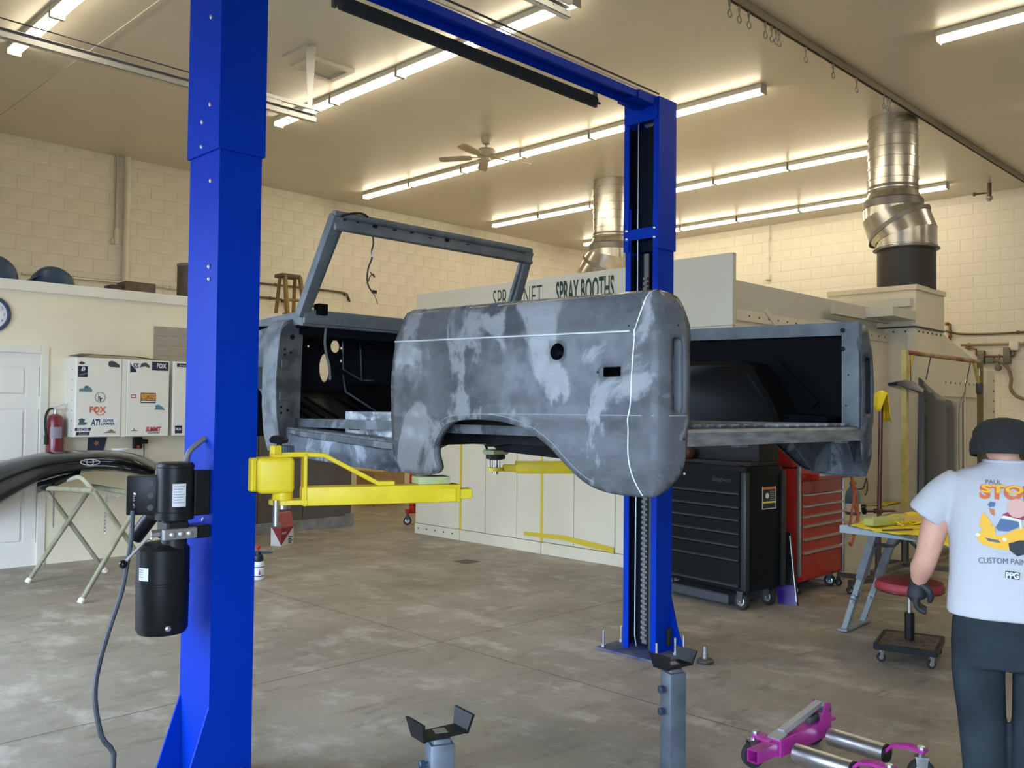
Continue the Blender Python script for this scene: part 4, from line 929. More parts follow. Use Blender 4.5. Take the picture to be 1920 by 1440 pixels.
# seat riser
sr = cp('seat_riser', MB().box((2.64, 3.27, 1.49), (4.0, 3.80, 1.512)).prism([(2.628, 3.80, 1.43), (2.628, 3.26, 1.415), (2.628, 3.26, 1.545), (2.628, 3.80, 1.548)], (.012, 0, 0)).box((2.64, 3.79, 1.43), (4.0, 3.80, 1.548)), 'primer_white', smooth=0)
MB().box((2.622, 3.675, 1.455), (2.63, 3.765, 1.498), .003, 1).build('riser_pocket', 'dark_grey', sr, smooth=0)
for k in range(9): MB().box((2.5105, 3.30+k*.075, 1.4135+.0033*k), (2.5145, 3.32+k*.075, 1.4205+.0033*k)).build('sill_notch', 'dark_grey', sr, smooth=0)
# black underbody seen through the wheel arch
u = [onx(*p, 4.02) for p in ((862, 795), (905, 797), (914, 828), (935, 846), (1068, 862), (1100, 850), (1100, 795))]
cp('underbody_rail', MB().prism([(4.02, p.y, p.z) for p in u], (.07, 0, 0)), 'body_black', smooth=0)
ub = [onx(*p, 3.9) for p in ((790, 780), (900, 782), (880, 790), (862, 808), (850, 828), (822, 842), (800, 846), (790, 838))]
hl = [onx(*p, 3.9) for p in ((833, 800), (847, 802), (848, 812), (842, 822), (833, 826), (824, 822), (818, 812), (822, 803))]
cp('frame_bracket', MB().sheet([(p.y, p.z) for p in ub], lambda y, z: V((3.9, y, z)), [cat2([(p.y, p.z) for p in hl], 3, True)], .06), 'body_black', smooth=0, solid=.02)
br_ = [onx(*p, 3.92) for p in ((902, 795), (955, 830), (918, 828), (905, 806))]
cp('shock_tower', MB().prism([(3.95, p.y, p.z) for p in [onx(*q, 3.95) for q in ((905, 797), (918, 797), (955, 832), (915, 838), (908, 826))]], (.1, 0, 0)).box((3.95, 3.75, 1.40), (4.05, 3.9, 1.46)), 'body_black', smooth=0)
cp('cross_member', MB().box((2.7, 3.15, 1.40), (4.0, 3.30, 1.465)).box((2.7, 2.2, 1.42), (2.78, 3.9, 1.465)).box((3.87, 2.2, 1.42), (3.95, 3.9, 1.465)), 'body_black', smooth=0)
cp('strut_rod', MB().path([onx(832, 800, 2.62), onx(815, 848, 2.60)], .004, 8), 'dark_grey')
def rotz(o, a): return Matrix.Translation(V(o)) @ Matrix.Rotation(a, 4, 'Z')
def caster(t, x, y, r, w, az=0., fork='dark_grey', name='caster', wheel='rubber', top=.03):
    """wheel with fork, local coordinates of thing t"""
    M = Matrix.Translation((x, y, 0)) @ Matrix.Rotation(az, 4, 'Z')
    o = MB().lathe([(r*.55, -w/2), (r*.92, -w/2), (r, -w*.3), (r, w*.3), (r*.92, w/2), (r*.55, w/2)], (0, 0, r), 24, (1, 0, 0)).xf(M).build(name, wheel, t, world=False)
    MB().lathe([(r*.5, -w*.52), (r*.56, -w*.5), (r*.56, w*.5), (r*.5, w*.52)], (0, 0, r), 18, (1, 0, 0)).tube((-w*.75, 0, r), (w*.75, 0, r), r*.13, n=8).xf(M).build('hub', 'zinc', o, world=False)
    f = MB()
    for s in (-1, 1): f.prism([(s*w*.66, -r*.3, r*.8), (s*w*.66, r*.3, r*.8), (s*w*.66, r*.45, 2*r+.01), (s*w*.66, -r*.45, 2*r+.01)], (s*.003, 0, 0))
    f.box((-w*.7, -r*.5, 2*r+.008), (w*.7, r*.5, 2*r+.014)).tube((0, 0, 2*r+.01), (0, 0, 2*r+top), w*.45, n=12)
    f.xf(M).build('fork', fork, o, world=False, smooth=30)
    return o
def sheet_part(n, pts, m, parent, th=.0006):
    pass
# ---------------------------------------------------------------- black tool chest
bc = thing('tool_chest', 'black roll cabinet with full-width drawers behind the far lift column', 'tool chest', (6.30, 3.67, 0), R_(-8))
CH = mat('chest_black', (.007,.009,.010), .45, spec=.12); CT = mat('chest_trim', (.030,.033,.036), .42, .3)
cw, cd, z0, z1 = 1.15, .47, .15, 1.13
MB().box((.004, .0, z0), (cd, cw, z1), .006, 2).build('body', CH, bc, world=False)
zs = [.908, .80, .699, .594, .494, .385, .184]
tops = [z1-.03] + zs[:-1]
for i, (a, b) in enumerate(zip(tops, zs)):
    d = MB().box((-.014, .05, b+.012), (.004, cw-.05, a-.004), .004, 1).build('drawer', CH, bc, world=False, smooth=0)
    MB().prism([(-.030, .05, b+.002), (-.030, .05, b+.016), (-.014, .05, b+.022), (-.012, .05, b+.002)], (0, cw-.1, 0)).build('drawer_pull', CT, d, world=False, smooth=0)
for x, y in ((-.012, .0), (-.012, cw-.045), (cd-.03, -.012)):
    MB().box((x, y-.012, z0+.01), (x+.045, y+.045, z1-.045), .008, 2).build('corner_trim', CT, bc, world=False)
MB().lathe([(.014, 0), (.014, .006), (.010, .01)], (-.012, .62, 1.04), 16, (-1, 0, 0)).build('lock', 'zinc', bc, world=False)
tx = MB(); text_mb(tx, 'Snap-on', (-.0145, .33, 1.005), (0, -1, 0), (0, 0, 1), .038, .20, bold=.01, shear=.3); tx.build('badge', mat('badge_grey', (.07,.072,.074), .35, .6), bc, world=False, smooth=0)
lid = MB().box((.10, .03, z1), (cd-.01, cw-.05, z1+.03), .004, 1).box((.2, .03, z1+.03), (cd-.01, cw-.05, z1+.30), .008, 2)
lid.build('upper_chest', mat('chest_void', (.006,.006,.007), .6), bc, world=False)
MB().box((.06, .12, z1), (.08, .5, z1+.006)).build('rubber_mat', 'rubber', bc, world=False, smooth=0)
st = MB().box((.20, -.0015, .79), (.38, 0, .97)).build('warning_sticker', mat('sticker_black', (.02,.02,.025), .5), bc, world=False, smooth=0)
MB().box((.205, -.0025, .945), (.375, -.0012, .965)).build('orange_band', mat('st_orange', (.62,.19,.06), .5), st, world=False, smooth=0)
MB().box((.205, -.0025, .835), (.375, -.0012, .85)).build('yellow_band', mat('st_yellow', (.75,.68,.12), .5), st, world=False, smooth=0)
MB().box((.2, -.0022, .788), (.38, -.001, .794)).box((.374, -.0022, .79), (.38, -.001, .97)).box((.2, -.0022, .79), (.206, -.001, .97)).build('white_border', 'white_label', st, world=False, smooth=0)
MB().lathe([(.022, 0), (.022, .001)], (.265, -.0015, .895), 16, (0, -1, 0)).build('dial_print', 'white_label', st, world=False)
for k in range(5): MB().box((.300, -.0024, .925-k*.016), (.36-.01*(k % 2), -.0012, .930-k*.016)).build('text_line', 'print_grey', st, world=False, smooth=0)
for x, y in ((.06, .08), (cd-.08, .08), (.06, cw-.1), (cd-.08, cw-.1)): caster(bc, x, y, .066, .045, R_(0), top=.03)
MB().box((.03, .2, .02), (.5, cw-.3, .10), .01, 1).build('creeper_below', mat('creeper_grey', (.05,.055,.065), .5), None, smooth=0) and None
cre = bpy.data.objects['creeper_below']; cre.name = 'mechanic_creeper'; cre.matrix_world = rotz((6.30, 3.67, 0), R_(-8)); tag(cre, 'flat grey creeper board pushed under the black tool chest', 'creeper')
sp_ = atd(1296, 852, 7.5)
sg = MB().ball((sp_.x, sp_.y, sp_.z), .06, 10, (1.1, 1.1, .75)); 
for p in sg.v: p += V((random.uniform(-.006, .006), random.uniform(-.006, .006), random.uniform(-.006, .006)))
Mi = rotz((6.30, 3.67, 0), R_(-8)); q = Mi @ V((.12, .72, z1+.034))
for p in sg.v: p += q - V((sp_.x, sp_.y, sp_.z)) + V((0, 0, .0425))
tag(sg.build('sea_sponge', mat('sponge_brown', (.16,.06,.035), .9, col2=(.08,.03,.02), nscale=40, bump=.6, bscale=120)), 'rust brown sponge on top of the black tool chest', 'sponge')
# ---------------------------------------------------------------- red tool chest
f0 = onz(1499, 1093, .13); YRC = f0.y; xr0 = f0.x; xr1 = ony(1580, 1073, YRC).x
rc = thing('tool_chest', 'red stacked tool chest with chrome drawer pulls beside the black one', 'tool chest', (xr0, YRC, 0))
wd = xr1-xr0; dp = .40
def zof(py): return ony(1500, py, YRC).z
ztop = zof(880)
MB().box((0, .004, .13), (wd, dp, ztop), .008, 2).build('body', 'red_chest', rc, world=False)
MB().box((.0, .06, ztop+.012), (wd-.02, dp, ztop+.30), .008, 2).build('top_chest', 'red_chest', rc, world=False)
lv = [zof(y) for y in (931, 952, 972, 990, 1015, 1040)]
tp_ = [ztop-.10] + lv[:-1]
for a, b in zip(tp_, lv):
    d = MB().box((.03, -.012, b+.012), (wd-.05, .006, a-.004), .003, 1).build('drawer', 'red_chest', rc, world=False, smooth=0)
    MB().prism([(.03, -.03, b), (.03, -.03, b+.014), (.03, -.012, b+.02), (.03, -.01, b)], (wd-.06, 0, 0)).build('drawer_pull', 'zinc', d, world=False, smooth=0)
d = MB().box((.03, -.16, ztop-.085), (wd-.03, .006, ztop-.035), .004, 1).build('drawer', 'red_chest', rc, world=False, smooth=0)
MB().prism([(.03, -.182, ztop-.05), (.03, -.182, ztop-.036), (.03, -.16, ztop-.03), (.03, -.16, ztop-.05)], (wd-.06, 0, 0)).build('drawer_pull', 'zinc', d, world=False, smooth=0)
MB().box((.03, -.01, .15), (wd-.05, .006, lv[-1]-.01), .003, 1).build('lower_panel', 'red_chest', rc, world=False, smooth=0)
MB().box((-.012, -.012, .18), (.014, .02, ztop+.28), .005, 2).build('corner_trim', mat('trim_silver', (.42,.40,.36), .4, .7), rc, world=False)
MB().box((wd-.02, -.014, .13), (wd+.012, .02, ztop-.04), .005, 2).build('corner_trim', 'zinc', rc, world=False)
for x, y in ((.08, .08), (wd-.09, .08), (.08, dp-.08), (wd-.09, dp-.08)): caster(rc, x, y, .05, .04, .3)
# purple creeper leaning between the two chests
pb = [onz(1463, 1131), onz(1492, 1137)]
cr = thing('folding_creeper', 'narrow purple and black panel leaning between the tool chests', 'creeper', (pb[0].x, pb[0].y, 0))
p0, p1 = V((6.80, 3.66, 0)), V((6.815, 3.50, 0)); tt = V((.06, .10, .58))
cr.location = p0; MROOT[cr.name] = Matrix.Translation(p0)
MB().prism([p0, p1, p1+tt, p0+tt], (.04, .01, 0)).build('board', 'black_plastic', cr, smooth=0)
MB().prism([p0+V((-.004, 0, .0)), p1+V((-.004, 0, 0)), p1+tt*.27+V((-.004, 0, 0)), p0+tt*.27+V((-.004, 0, 0))], (.05, .012, 0)).build('end_cap', 'purple', cr, smooth=0)
MB().tube(p1+tt*.06+V((-.01, -.0, 0)), p1+tt*.95+V((-.01, 0, 0)), .006).build('rail', 'zinc', cr)
# ---------------------------------------------------------------- things on and around the plinth
yf = 3.80
b0 = ony(1599, 930, 4.0)
bo = thing('spray_bottle', 'blue-tinted plastic jug on the cream plinth beside the red chest', 'bottle', (b0.x, 4.0, PLZ))
MB().lathe([(.05, 0), (.075, .01), (.078, .12), (.07, .2), (.05, .25), (.03, .28), (.03, .31)], (0, 0, 0), 24).build('body', mat('jug_blue', (.10,.22,.32), .35, col2=(.05,.12,.22), nscale=6), bo, world=False)
MB().lathe([(.034, .3), (.034, .33), (.02, .335)], (0, 0, 0), 18).build('cap', mat('cap_teal', (.12,.2,.24), .5), bo, world=False)
MB().lathe([(.0755, .03), (.079, .032), (.079, .11), (.077, .112)], (0, 0, 0), 24, cap=False).build('label', 'white_label', bo, world=False)
b1 = bo
def flat(pxs, z, th, n, m, lab, cat, bump=0.):
    P = [onz(x, y, z) for x, y in pxs]; mb = MB()
    for p in P: p.y = min(p.y, 4.24); xs = [(p.x, p.y) for p in P]
    rnd = random.Random(len(pxs))
    mb.sheet(xs, lambda a, b: V((a, b, z+bump*(.5+.5*math.sin(a*19+b*7)*math.cos(b*23-a*5)))), (), .05)
    o = mb.build(n, m, smooth=60, solid=th, soff=-1); tag(o, lab, cat); return o
flat([(1601, 938), (1650, 936), (1693, 938), (1686, 943), (1662, 948), (1600, 945)], PLZ+.008, .004, 'masking_sheet', 'sheet_yellow', 'yellow masking sheet lying on the cream plinth', 'sheet', .012)
gp = [onz(x, y, PLZ+.03) for x, y in ((1612, 930), (1640, 933), (1662, 935), (1690, 937))]
g = MB(); c0 = onz(1655, 932, PLZ+.02)
g.loft([[V((c0.x+a, c0.y+b*math.cos(t), PLZ+.014+max(0, h*math.sin(t)))) for t in [R_(180*i/8) for i in range(9)]] for a, b, h in ((-.35, .02, .02), (-.2, .06, .05), (0, .08, .10), (.2, .07, .06), (.4, .03, .02))], cap=False, closed=False)
tag(g.build('dark_fender_trim', 'black_matte', smooth=60, solid=.006), 'dark rubber trim piece lying on the plinth behind the maroon pole', 'trim piece')
hc = [ony(x, y, 3.70) for x, y in ((1597, 893), (1603, 915), (1608, 950), (1607, 985), (1600, 1010), (1596, 1022), (1592, 1018))]
hs = MB().path(hc, .012, 8, 5); hs.path([p+V((.03, .02, 0)) for p in [ony(x, y, 3.68) for x, y in ((1595, 885), (1600, 910), (1604, 950), (1610, 975), (1603, 1002), (1597, 998))]], .012, 8, 5)
hs.path([ony(x, y, 3.69) for x, y in ((1604, 920), (1598, 955), (1594, 990), (1603, 985), (1609, 965))], .012, 8, 5)
ho = hs.build('air_hose', 'orange_hose'); tag(ho, 'orange air hose looped over the side of the red chest', 'hose')
cb_ = [onz(x, y, PLZ+.015) for x, y in ((1604, 948), (1612, 951), (1622, 950), (1620, 955), (1606, 956))]
tag(MB().path([V((p.x, p.y+.0, PLZ+.03)) for p in cb_], .012, 8, 5).build('black_cable', 'rubber'), 'black cable loop beside the blue jug on the plinth', 'cable')
# wall-side wire loop
wl_ = [ony(x, y, 4.29) for x, y in ((1602, 917), (1618, 916), (1622, 905), (1625, 897), (1626, 920), (1622, 928))]
tag(MB().path(wl_, .008, 6, 4).build('ground_wire', 'dark_grey'), 'thin dark wire against the booth side above the plinth', 'wire')
# ---------------------------------------------------------------- maroon pole with yellow cloth
PX, PY = 7.95, 3.32
mp = thing('pole_stand', 'maroon paint stand pole with clamp behind the yellow-topped trestle', 'stand', (PX, PY, 0))
zt_ = 1.57+(776-742)/1684*7.97
tilt = V((.02, -.02, 0))
MB().tube((PX, PY, .12), V((PX, PY, zt_))+tilt, .019, n=16).build('pole', 'maroon', mp)
zc = 1.57-(960-776)/1684*7.97
MB().box((PX-.04, PY-.03, zc-.02), (PX+.04, PY+.03, zc+.02), .006, 1).tube((PX-.10, PY+.07, zc), (PX, PY, zc), .012).tube((PX, PY, zc), (PX+.12, PY-.10, zc), .01).path([(PX+.12, PY-.10, zc), (PX+.14, PY-.12, zc-.02), (PX+.14, PY-.12, zc-.07)], .008, 8).build('clamp', 'maroon', mp)
MB().lathe([(.012, 0), (.03, .004), (.03, .02), (.012, .024)], (PX-.10, PY+.07, zc), 12, (-1, .7, 0)).build('clamp_knob', 'black_plastic', mp)
MB().quadbox((PX-.35, PY+.1, .10), (PX+.35, PY-.12, .10), .04, .04).quadbox((PX-.05, PY+.35, .10), (PX+.05, PY-.35, .10), .04, .04).tube((PX, PY, .10), (PX, PY, .6), .026).build('base', mat('base_brown', (.07,.055,.045), .6), mp, smooth=30)
for a, b in ((-.34, .1), (.34, -.12), (-.05, .34), (.05, -.34)): caster(mp, a, b, .032, .022, top=.03)
top = V((PX, PY, zt_))+tilt
cl = MB(); g_ = []
for i in range(9):
    u = -1+i/4; g_.append([top + V((.055*u+.01*math.sin(7*v+u*3), -.05*u*.7+.012*math.sin(5*v+2*u), .035*(1-u*u)-.0-(.13+.10*(u > 0))*(abs(u)**1.6) )) + V((.0, 0, 0)) + V((.030*v, .045*v, -.012*v*v)) for v in (-1.4, -.7, 0, .7, 1.4)])
cl.loft(g_, cap=False, closed=False)
tag(cl.build('yellow_cloth', 'sheet_yellow', smooth=80, solid=.006), 'yellow tack cloth draped over the maroon pole top', 'cloth')
# ---------------------------------------------------------------- yellow hanging rack
RY = 3.49; rx0, rx1 = 8.99, 11.2; rz = 2.17
rk = thing('parts_rack', 'yellow and red hanging rack on a wheeled dark base', 'rack', (rx0, RY, 0))
MB().box((rx0-.028, RY-.028, .45), (rx0+.028, RY+.028, rz+.02), .004, 1).build('post', 'yellow_pole', rk, smooth=0)
MB().box((rx1-.028, RY-.028, .1), (rx1+.028, RY+.028, rz+.02), .004, 1).build('post', mat('post_brown', C(120,100,60), .6), rk, smooth=0)
MB().tube((rx0, RY, rz), (rx1, RY, rz), .024, n=14).build('crossbar', mat('bar_red', (.30,.06,.05), .5, col2=(.42,.32,.12), nscale=2.5, contrast=(.48, .6)), rk)
for x, s in ((rx0, 1), (rx1, -1)): MB().quadbox((x, RY, rz-.32), (x+s*.22, RY, rz), .03, .03, up=(0, 1, 0)).build('brace', 'yellow_pole', rk, smooth=0)
MB().tube((rx0, RY, .12), (rx0, RY, .5), .036, n=14).build('stand_tube', 'dark_grey', rk)
for a in (20, 110, 200, 290):
    MB().quadbox((rx0, RY, .36), (rx0+.25*math.cos(R_(a)), RY+.25*math.sin(R_(a)), .12), .03, .03).build('leg', 'dark_grey', rk, smooth=0)
MB().box((rx0-.75, RY-.03, .07), (rx1+.2, RY+.03, .12), .004, 1).box((rx0-.03, RY-.4, .07), (rx0+.03, RY+.2, .12), .004, 1).build('base_bar', mat('base_grey', (.13,.12,.11), .6), rk, smooth=0)
for x in (-.7, rx1-rx0+.15): caster(rk, x, 0, .03, .025, top=.02)
# hanging parts
h0, h1 = ony(1740, 708, RY), ony(1825, 706, RY); hb = ony(1740, 935, RY)
hd_ = thing('car_hood', 'dark glossy car hood hanging edge-up from the yellow rack', 'hood', (h0.x, RY, hb.z))
wH = h1.x-h0.x; hz0, hz1 = hb.z, h0.z
ol = [(0, hz1)] + [(wH*t, hz1-.24*(1-(2*t-1)**2)+.0) for t in [i/10 for i in range(1, 10)]] + [(wH, hz1+.02), (wH*.98, hz0+.15), (wH*.9, hz0), (wH*.1, hz0), (.02, hz0+.1)]
MB().sheet(ol, lambda a, z: V((h0.x+a, RY-.02+.10*((2*a/wH-1)**2)-.02*(abs(a/wH-.5) < .1), z)), (), .08).build('skin', mat('hood_black', (.012,.014,.016), .12, coat=.8), hd_, smooth=60, solid=.004)
MB().prism([(h0.x-.02, RY+.08, hz1), (h0.x+.07, RY+.06, hz1-.04), (h0.x+.07, RY+.06, hz0), (h0.x-.05, RY+.08, hz0+.05)], (0, .012, 0)).build('edge_flange', 'deep_blue', hd_, smooth=0)
for f in (.06, .94): MB().tube((h0.x+wH*f, RY+.05, hz1-.02), (h0.x+wH*f, RY, rz), .006, n=6).build('hanging_wire', 'dark_grey', hd_)
q0, q1 = ony(1684, 717, RY-.1), ony(1733, 733, RY-.1)
hg = thing('blue_trim_bracket', 'glossy blue bracket hung by wires beside the yellow post', 'bracket', (q0.x, RY-.1, q0.z))
MB().prism([ony(*p, RY-.12) for p in ((1682, 716), (1697, 712), (1716, 716), (1733, 730), (1731, 736), (1708, 730), (1684, 722))], (0, .09, -.01), .006, 2).build('body', 'deep_blue', hg)
MB().path([ony(1708, 714, RY-.08), ony(1707, 690, RY-.03), V((ony(1706, 672, RY).x, RY, rz))], .004, 6).build('hanging_wire', 'maroon', hg)
q = ony(1837, 727, RY)
hq = thing('grey_hinge', 'small grey hinge part hung by wire at the rack end', 'hinge', (q.x, RY, q.z))
MB().box((q.x-.05, RY-.03, q.z-.07), (q.x+.04, RY+.03, q.z+.06), .012, 2).prism([(q.x+.03, RY, q.z+.06), (q.x+.10, RY, q.z+.06), (q.x+.04, RY, q.z-.04)], (0, .01, 0)).build('body', 'dark_grey', hq)
MB().path([(q.x, RY, q.z+.05), (q.x-.02, RY, q.z+.2), (q.x+.01, RY, rz)], .004, 6).build('hanging_wire', 'zinc', hq)
# ---------------------------------------------------------------- adjustable trestle with yellow top
TZ = .78
t0, t1 = onz(1577, 991, TZ), onz(1800, 1016, TZ); td = (t1-t0); td.z = 0; tdn = td.normalized(); tn = V((-tdn.y, tdn.x, 0))
tr = thing('trestle', 'grey folding trestle with adjustable legs under a yellow covered board', 'trestle', (t0.x, t0.y, 0))
MB().quadbox(V((t0.x, t0.y, TZ-.0))+tdn*.0, V((t1.x, t1.y, TZ))+tdn*.5, .05, .05, bev=.004).build('top_beam', mat('beam_pale', (.42,.50,.55), .5), tr, smooth=0)
def aframe(F, T):
    for ft, tpv in zip(F, T):
        md = ft.lerp(tpv, .55)
        l = MB().quadbox(md, tpv, .085, .05, up=tdn, bev=.003).build('leg', 'sawhorse_grey', tr, smooth=0)
        MB().quadbox(ft, md.lerp(tpv, .25), .062, .036, up=tdn, bev=.002).build('leg_extension', mat('ext_pale', (.45,.52,.55), .5, .3), l, smooth=0)
        for k in range(8):
            p = ft.lerp(md, .12+.1*k); MB().tube(p-tdn*.019, p+tdn*.019, .008, n=8).build('peg_hole', 'black_matte', l)
        for k in (.3, .6):
            p = ft.lerp(tpv, k); MB().quadbox(p, p+(tpv-ft).normalized()*.07, .066, .039, up=tdn).build('worn_sticker', mat('worn', (.05,.10,.16), .5, col2=(.7,.72,.74), nscale=30), l, smooth=0)
    e = (F[1]-F[0]).normalized()*.06
    MB().quadbox(F[0]-e-V((0, 0, .005)), F[1]+e-V((0, 0, .005)), .07, .02, bev=.004).build('foot_bar', 'sawhorse_grey', tr, smooth=0)
    MB().tube(T[0]-V((0, 0, .08)), T[1]-V((0, 0, .08)), .014, n=10).build('hinge_pin', 'steel', tr)
F1 = [onz(1585, 1178, .02), onz(1618, 1163, .02)]; tm = onz(1655, 1000, TZ-.03)
T1 = [tm - tdn*.03 + tn*(.05 if (F1[0]-F1[1]).dot(tn) > 0 else -.05), tm + tdn*.06 - tn*(.05 if (F1[0]-F1[1]).dot(tn) > 0 else -.05)]
aframe(F1, T1); sh_ = tdn*.95
aframe([p+sh_+tdn*.35 for p in F1], [p+sh_ for p in T1])
bz = TZ+.03
bp_ = [onz(*p, bz) for p in ((1590, 987), (1634, 974), (1680, 962), (1745, 958), (1830, 985), (1830, 1040), (1760, 1024), (1690, 1007))]
brd = MB().prism(bp_, (0, 0, .012)).build('board', mat('board_grey', (.16,.17,.15), .7), tr, smooth=0)
MB().sheet([(p.x, p.y) for p in [onz(*q, bz+.016) for q in ((1595, 986), (1634, 973), (1682, 964), (1742, 960), (1829, 983), (1829, 1037), (1770, 1022), (1735, 1012), (1715, 1002), (1696, 1004), (1650, 998))]], lambda a, b: V((a, b, bz+.018+.008*math.sin(a*31+b*11)*math.sin(b*27))), (), .05).build('masking_sheet', 'sheet_yellow', tr, smooth=60, solid=.004)
def on_board(px, py, dz=0): return onz(px, py, bz+.028+dz)
s0 = on_board(1660, 984)
tag(MB().box((-.16, -.045, 0), (.14, .045, .05), .015, 2, M=rotz(s0, R_(-18))).build('sanding_block', mat('block_lime', (.55,.58,.12), .7, col2=(.4,.46,.2), nscale=20)), 'long lime-yellow sanding block on the trestle board', 'sanding block')
s1 = on_board(1683, 995); tag(MB().box((-.11, -.006, 0), (.11, .006, .01), .002, 1, M=rotz(s1, R_(-30))).build('paint_stick', 'dark_grey', smooth=0), 'thin dark stick lying on the yellow sheet', 'stick')
c0 = on_board(1715, 990); cm = MB(); cm.loft([[c0+V((.22*(i/6-.5)+.015*math.sin(j*2.), -.12*(i/6-.5)+.05*(j/5-.5), .012+.03*abs(math.sin(i*1.3+j*.9)))) for j in range(6)] for i in range(7)], cap=False, closed=False)
tag(cm.build('yellow_cloth', 'sheet_yellow', smooth=80, solid=.006), 'crumpled yellow cloth lying on the trestle board', 'cloth')
flat([(1668, 968), (1700, 963), (1703, 969), (1735, 965), (1744, 978), (1700, 982), (1672, 976)], bz+.034, .004, 'masking_paper', mat('paper_tan', (.62,.46,.10), .7), 'tan masking paper lying at the far side of the trestle board', 'paper', .006)
# ---------------------------------------------------------------- red rolling stool
SX, SY = 5.92, 2.27
so_ = thing('rolling_stool', 'red round rolling stool with black tray base', 'stool', (SX, SY, 0), R_(14))
MB().lathe([(.05, .425), (.19, .425), (.205, .44), (.208, .465), (.196, .49), (.16, .498), (.02, .5)], (0, 0, 0), 40).build('seat', 'red_vinyl', so_, world=False, smooth=50)
MB().lathe([(.192, .428), (.207, .436), (.207, .442)], (0, 0, 0), 40, cap=False).build('seat_rim', 'maroon', so_, world=False)
MB().tube((0, 0, .12), (0, 0, .29), .03, n=18).build('gas_lift_sleeve', 'black_plastic', so_, world=False)
MB().tube((0, 0, .28), (0, 0, .43), .014, n=14).lathe([(.03, .405), (.055, .415), (.055, .428)], (0, 0, 0), 16).build('piston', 'steel', so_, world=False)
ty = MB().box((-.21, -.17, .095), (.21, .17, .113), .004, 1)
ty.build('tray', mat('tray_tan', C(120,104,88), .7, col2=C(70,62,56), nscale=18), so_, world=False, smooth=0)
rm = MB(); rr = [(-.215, -.175), (.215, -.175), (.215, .175), (-.215, .175)]
for a, b in zip(rr, rr[1:]+rr[:1]): rm.quadbox((*a, .098), (*b, .098), .022, .036)
rm.build('tray_rim', 'black_plastic', so_, world=False, smooth=0)
for a in (-.18, .18):
    for b in (-.145, .145): caster(so_, a, b, .027, .02, .5, fork='zinc', top=.035)
# ---------------------------------------------------------------- magenta wheel dolly
A0, A1 = onz(1556, 1381, .09), onz(1660, 1412, .09); B0 = onz(1486, 1409, .09)
ax = (A1-A0); ax.z = 0; L_ = ax.length; ax.normalize(); pn2 = V((ax.y, -ax.x, 0))
dl = thing('wheel_dolly', 'magenta hydraulic wheel dolly with two steel rollers on casters', 'wheel dolly', (A0.x, A0.y, 0))
g0 = (B0-A0); gap = g0.dot(pn2)
if gap < 0: pn2 = -pn2; gap = -gap
gap = min(gap, .36)
beam0 = A0 - ax*.06 - pn2*.06; beam1 = A0 - ax*.06 + pn2*(gap+.08)
zb = .115
def fz_(p, z): return V((p.x, p.y, z))
MB().quadbox(fz_(beam0, zb), fz_(beam1, zb), .07, .075, bev=.004).build('sleeve', 'magenta', dl, smooth=0)
iv = MB(); e0, e1 = fz_(beam1-pn2*.05, zb), fz_(beam1+pn2*.16, zb)
for dx, dz, w_, h_ in ((-.024, 0, .005, .052), (.024, 0, .005, .052), (0, .024, .052, .005), (0, -.024, .052, .005)): iv.quadbox(e0+ax*dx+V((0, 0, dz)), e1+ax*dx+V((0, 0, dz)), w_, h_)
iv.build('inner_tube', 'magenta', dl, smooth=0)
for off in (0., gap):
    r0 = A0+pn2*off; r1 = r0+ax*L_
    ro = MB().tube(fz_(r0, .09), fz_(r1, .09), .040, n=28).build('roller', mat('roller_steel', (.80,.81,.82), .34, 1., col2=(.66,.67,.68), nscale=12, stretch=(1, 1, 6)), dl)
    MB().tube(fz_(r1, .09), fz_(r1+ax*.012, .09), .040, n=24).build('roller_end', 'black_plastic', ro)
    k0 = r1+ax*.005; out = pn2*(-1 if off == 0 else 1)
    pts = [fz_(k0, .10), fz_(k0+ax*.03, .135), fz_(k0+ax*.09, .150), fz_(k0+ax*.17, .146)]
    m_ = MB()
    for a, b in zip(pts[:-1], pts[1:]): m_.quadbox(a, b, .05, .012)
    hk = m_.build('caster_bracket', 'magenta', dl, smooth=30)
    c_ = k0+ax*.15
    cs_ = caster(dl, c_.x-A0.x, c_.y-A0.y, .055, .032, .5, fork='steel', top=.035)
    MB().lathe([(.016, 0), (.016, .01), (.008, .014)], fz_(c_, .153), 8).build('nut', 'zinc', hk)
for c_ in (beam0-ax*.06-pn2*.02, beam1-ax*.09-pn2*.0):
    m_ = MB().quadbox(fz_(c_, .148), fz_(c_+ax*.09, .140), .06, .012).build('caster_bracket', 'magenta', dl, smooth=0)
    caster(dl, c_.x-A0.x-ax.x*.01, c_.y-A0.y-ax.y*.01, .055, .032, 1.0, fork='steel', top=.035)
    MB().lathe([(.016, 0), (.016, .01), (.008, .014)], fz_(c_, .154), 8).build('nut', 'zinc', m_)
pd0 = fz_(beam0+pn2*.05, .225); pd1 = fz_(beam1-pn2*.06, .165)
MB().quadbox(pd0, pd1, .034, .026, bev=.003).quadbox(pd1, pd1+pn2*.06+V((0, 0, -.012)), .06, .008).quadbox(pd0, pd0-pn2*.05-V((0, 0, .05)), .05, .02).build('foot_pedal', mat('pedal_grey', (.36,.36,.37), .45, .5), dl, smooth=0)
for s in (-1, 1): MB().prism([fz_(beam0+ax*.032*s+pn2*.0, .15), fz_(beam0+ax*.032*s+pn2*.11, .15), fz_(beam0+ax*.032*s+pn2*.05, .235), fz_(beam0+ax*.032*s+pn2*.01, .225)], ax*.005).build('pedal_cheek', 'magenta', dl, smooth=0)
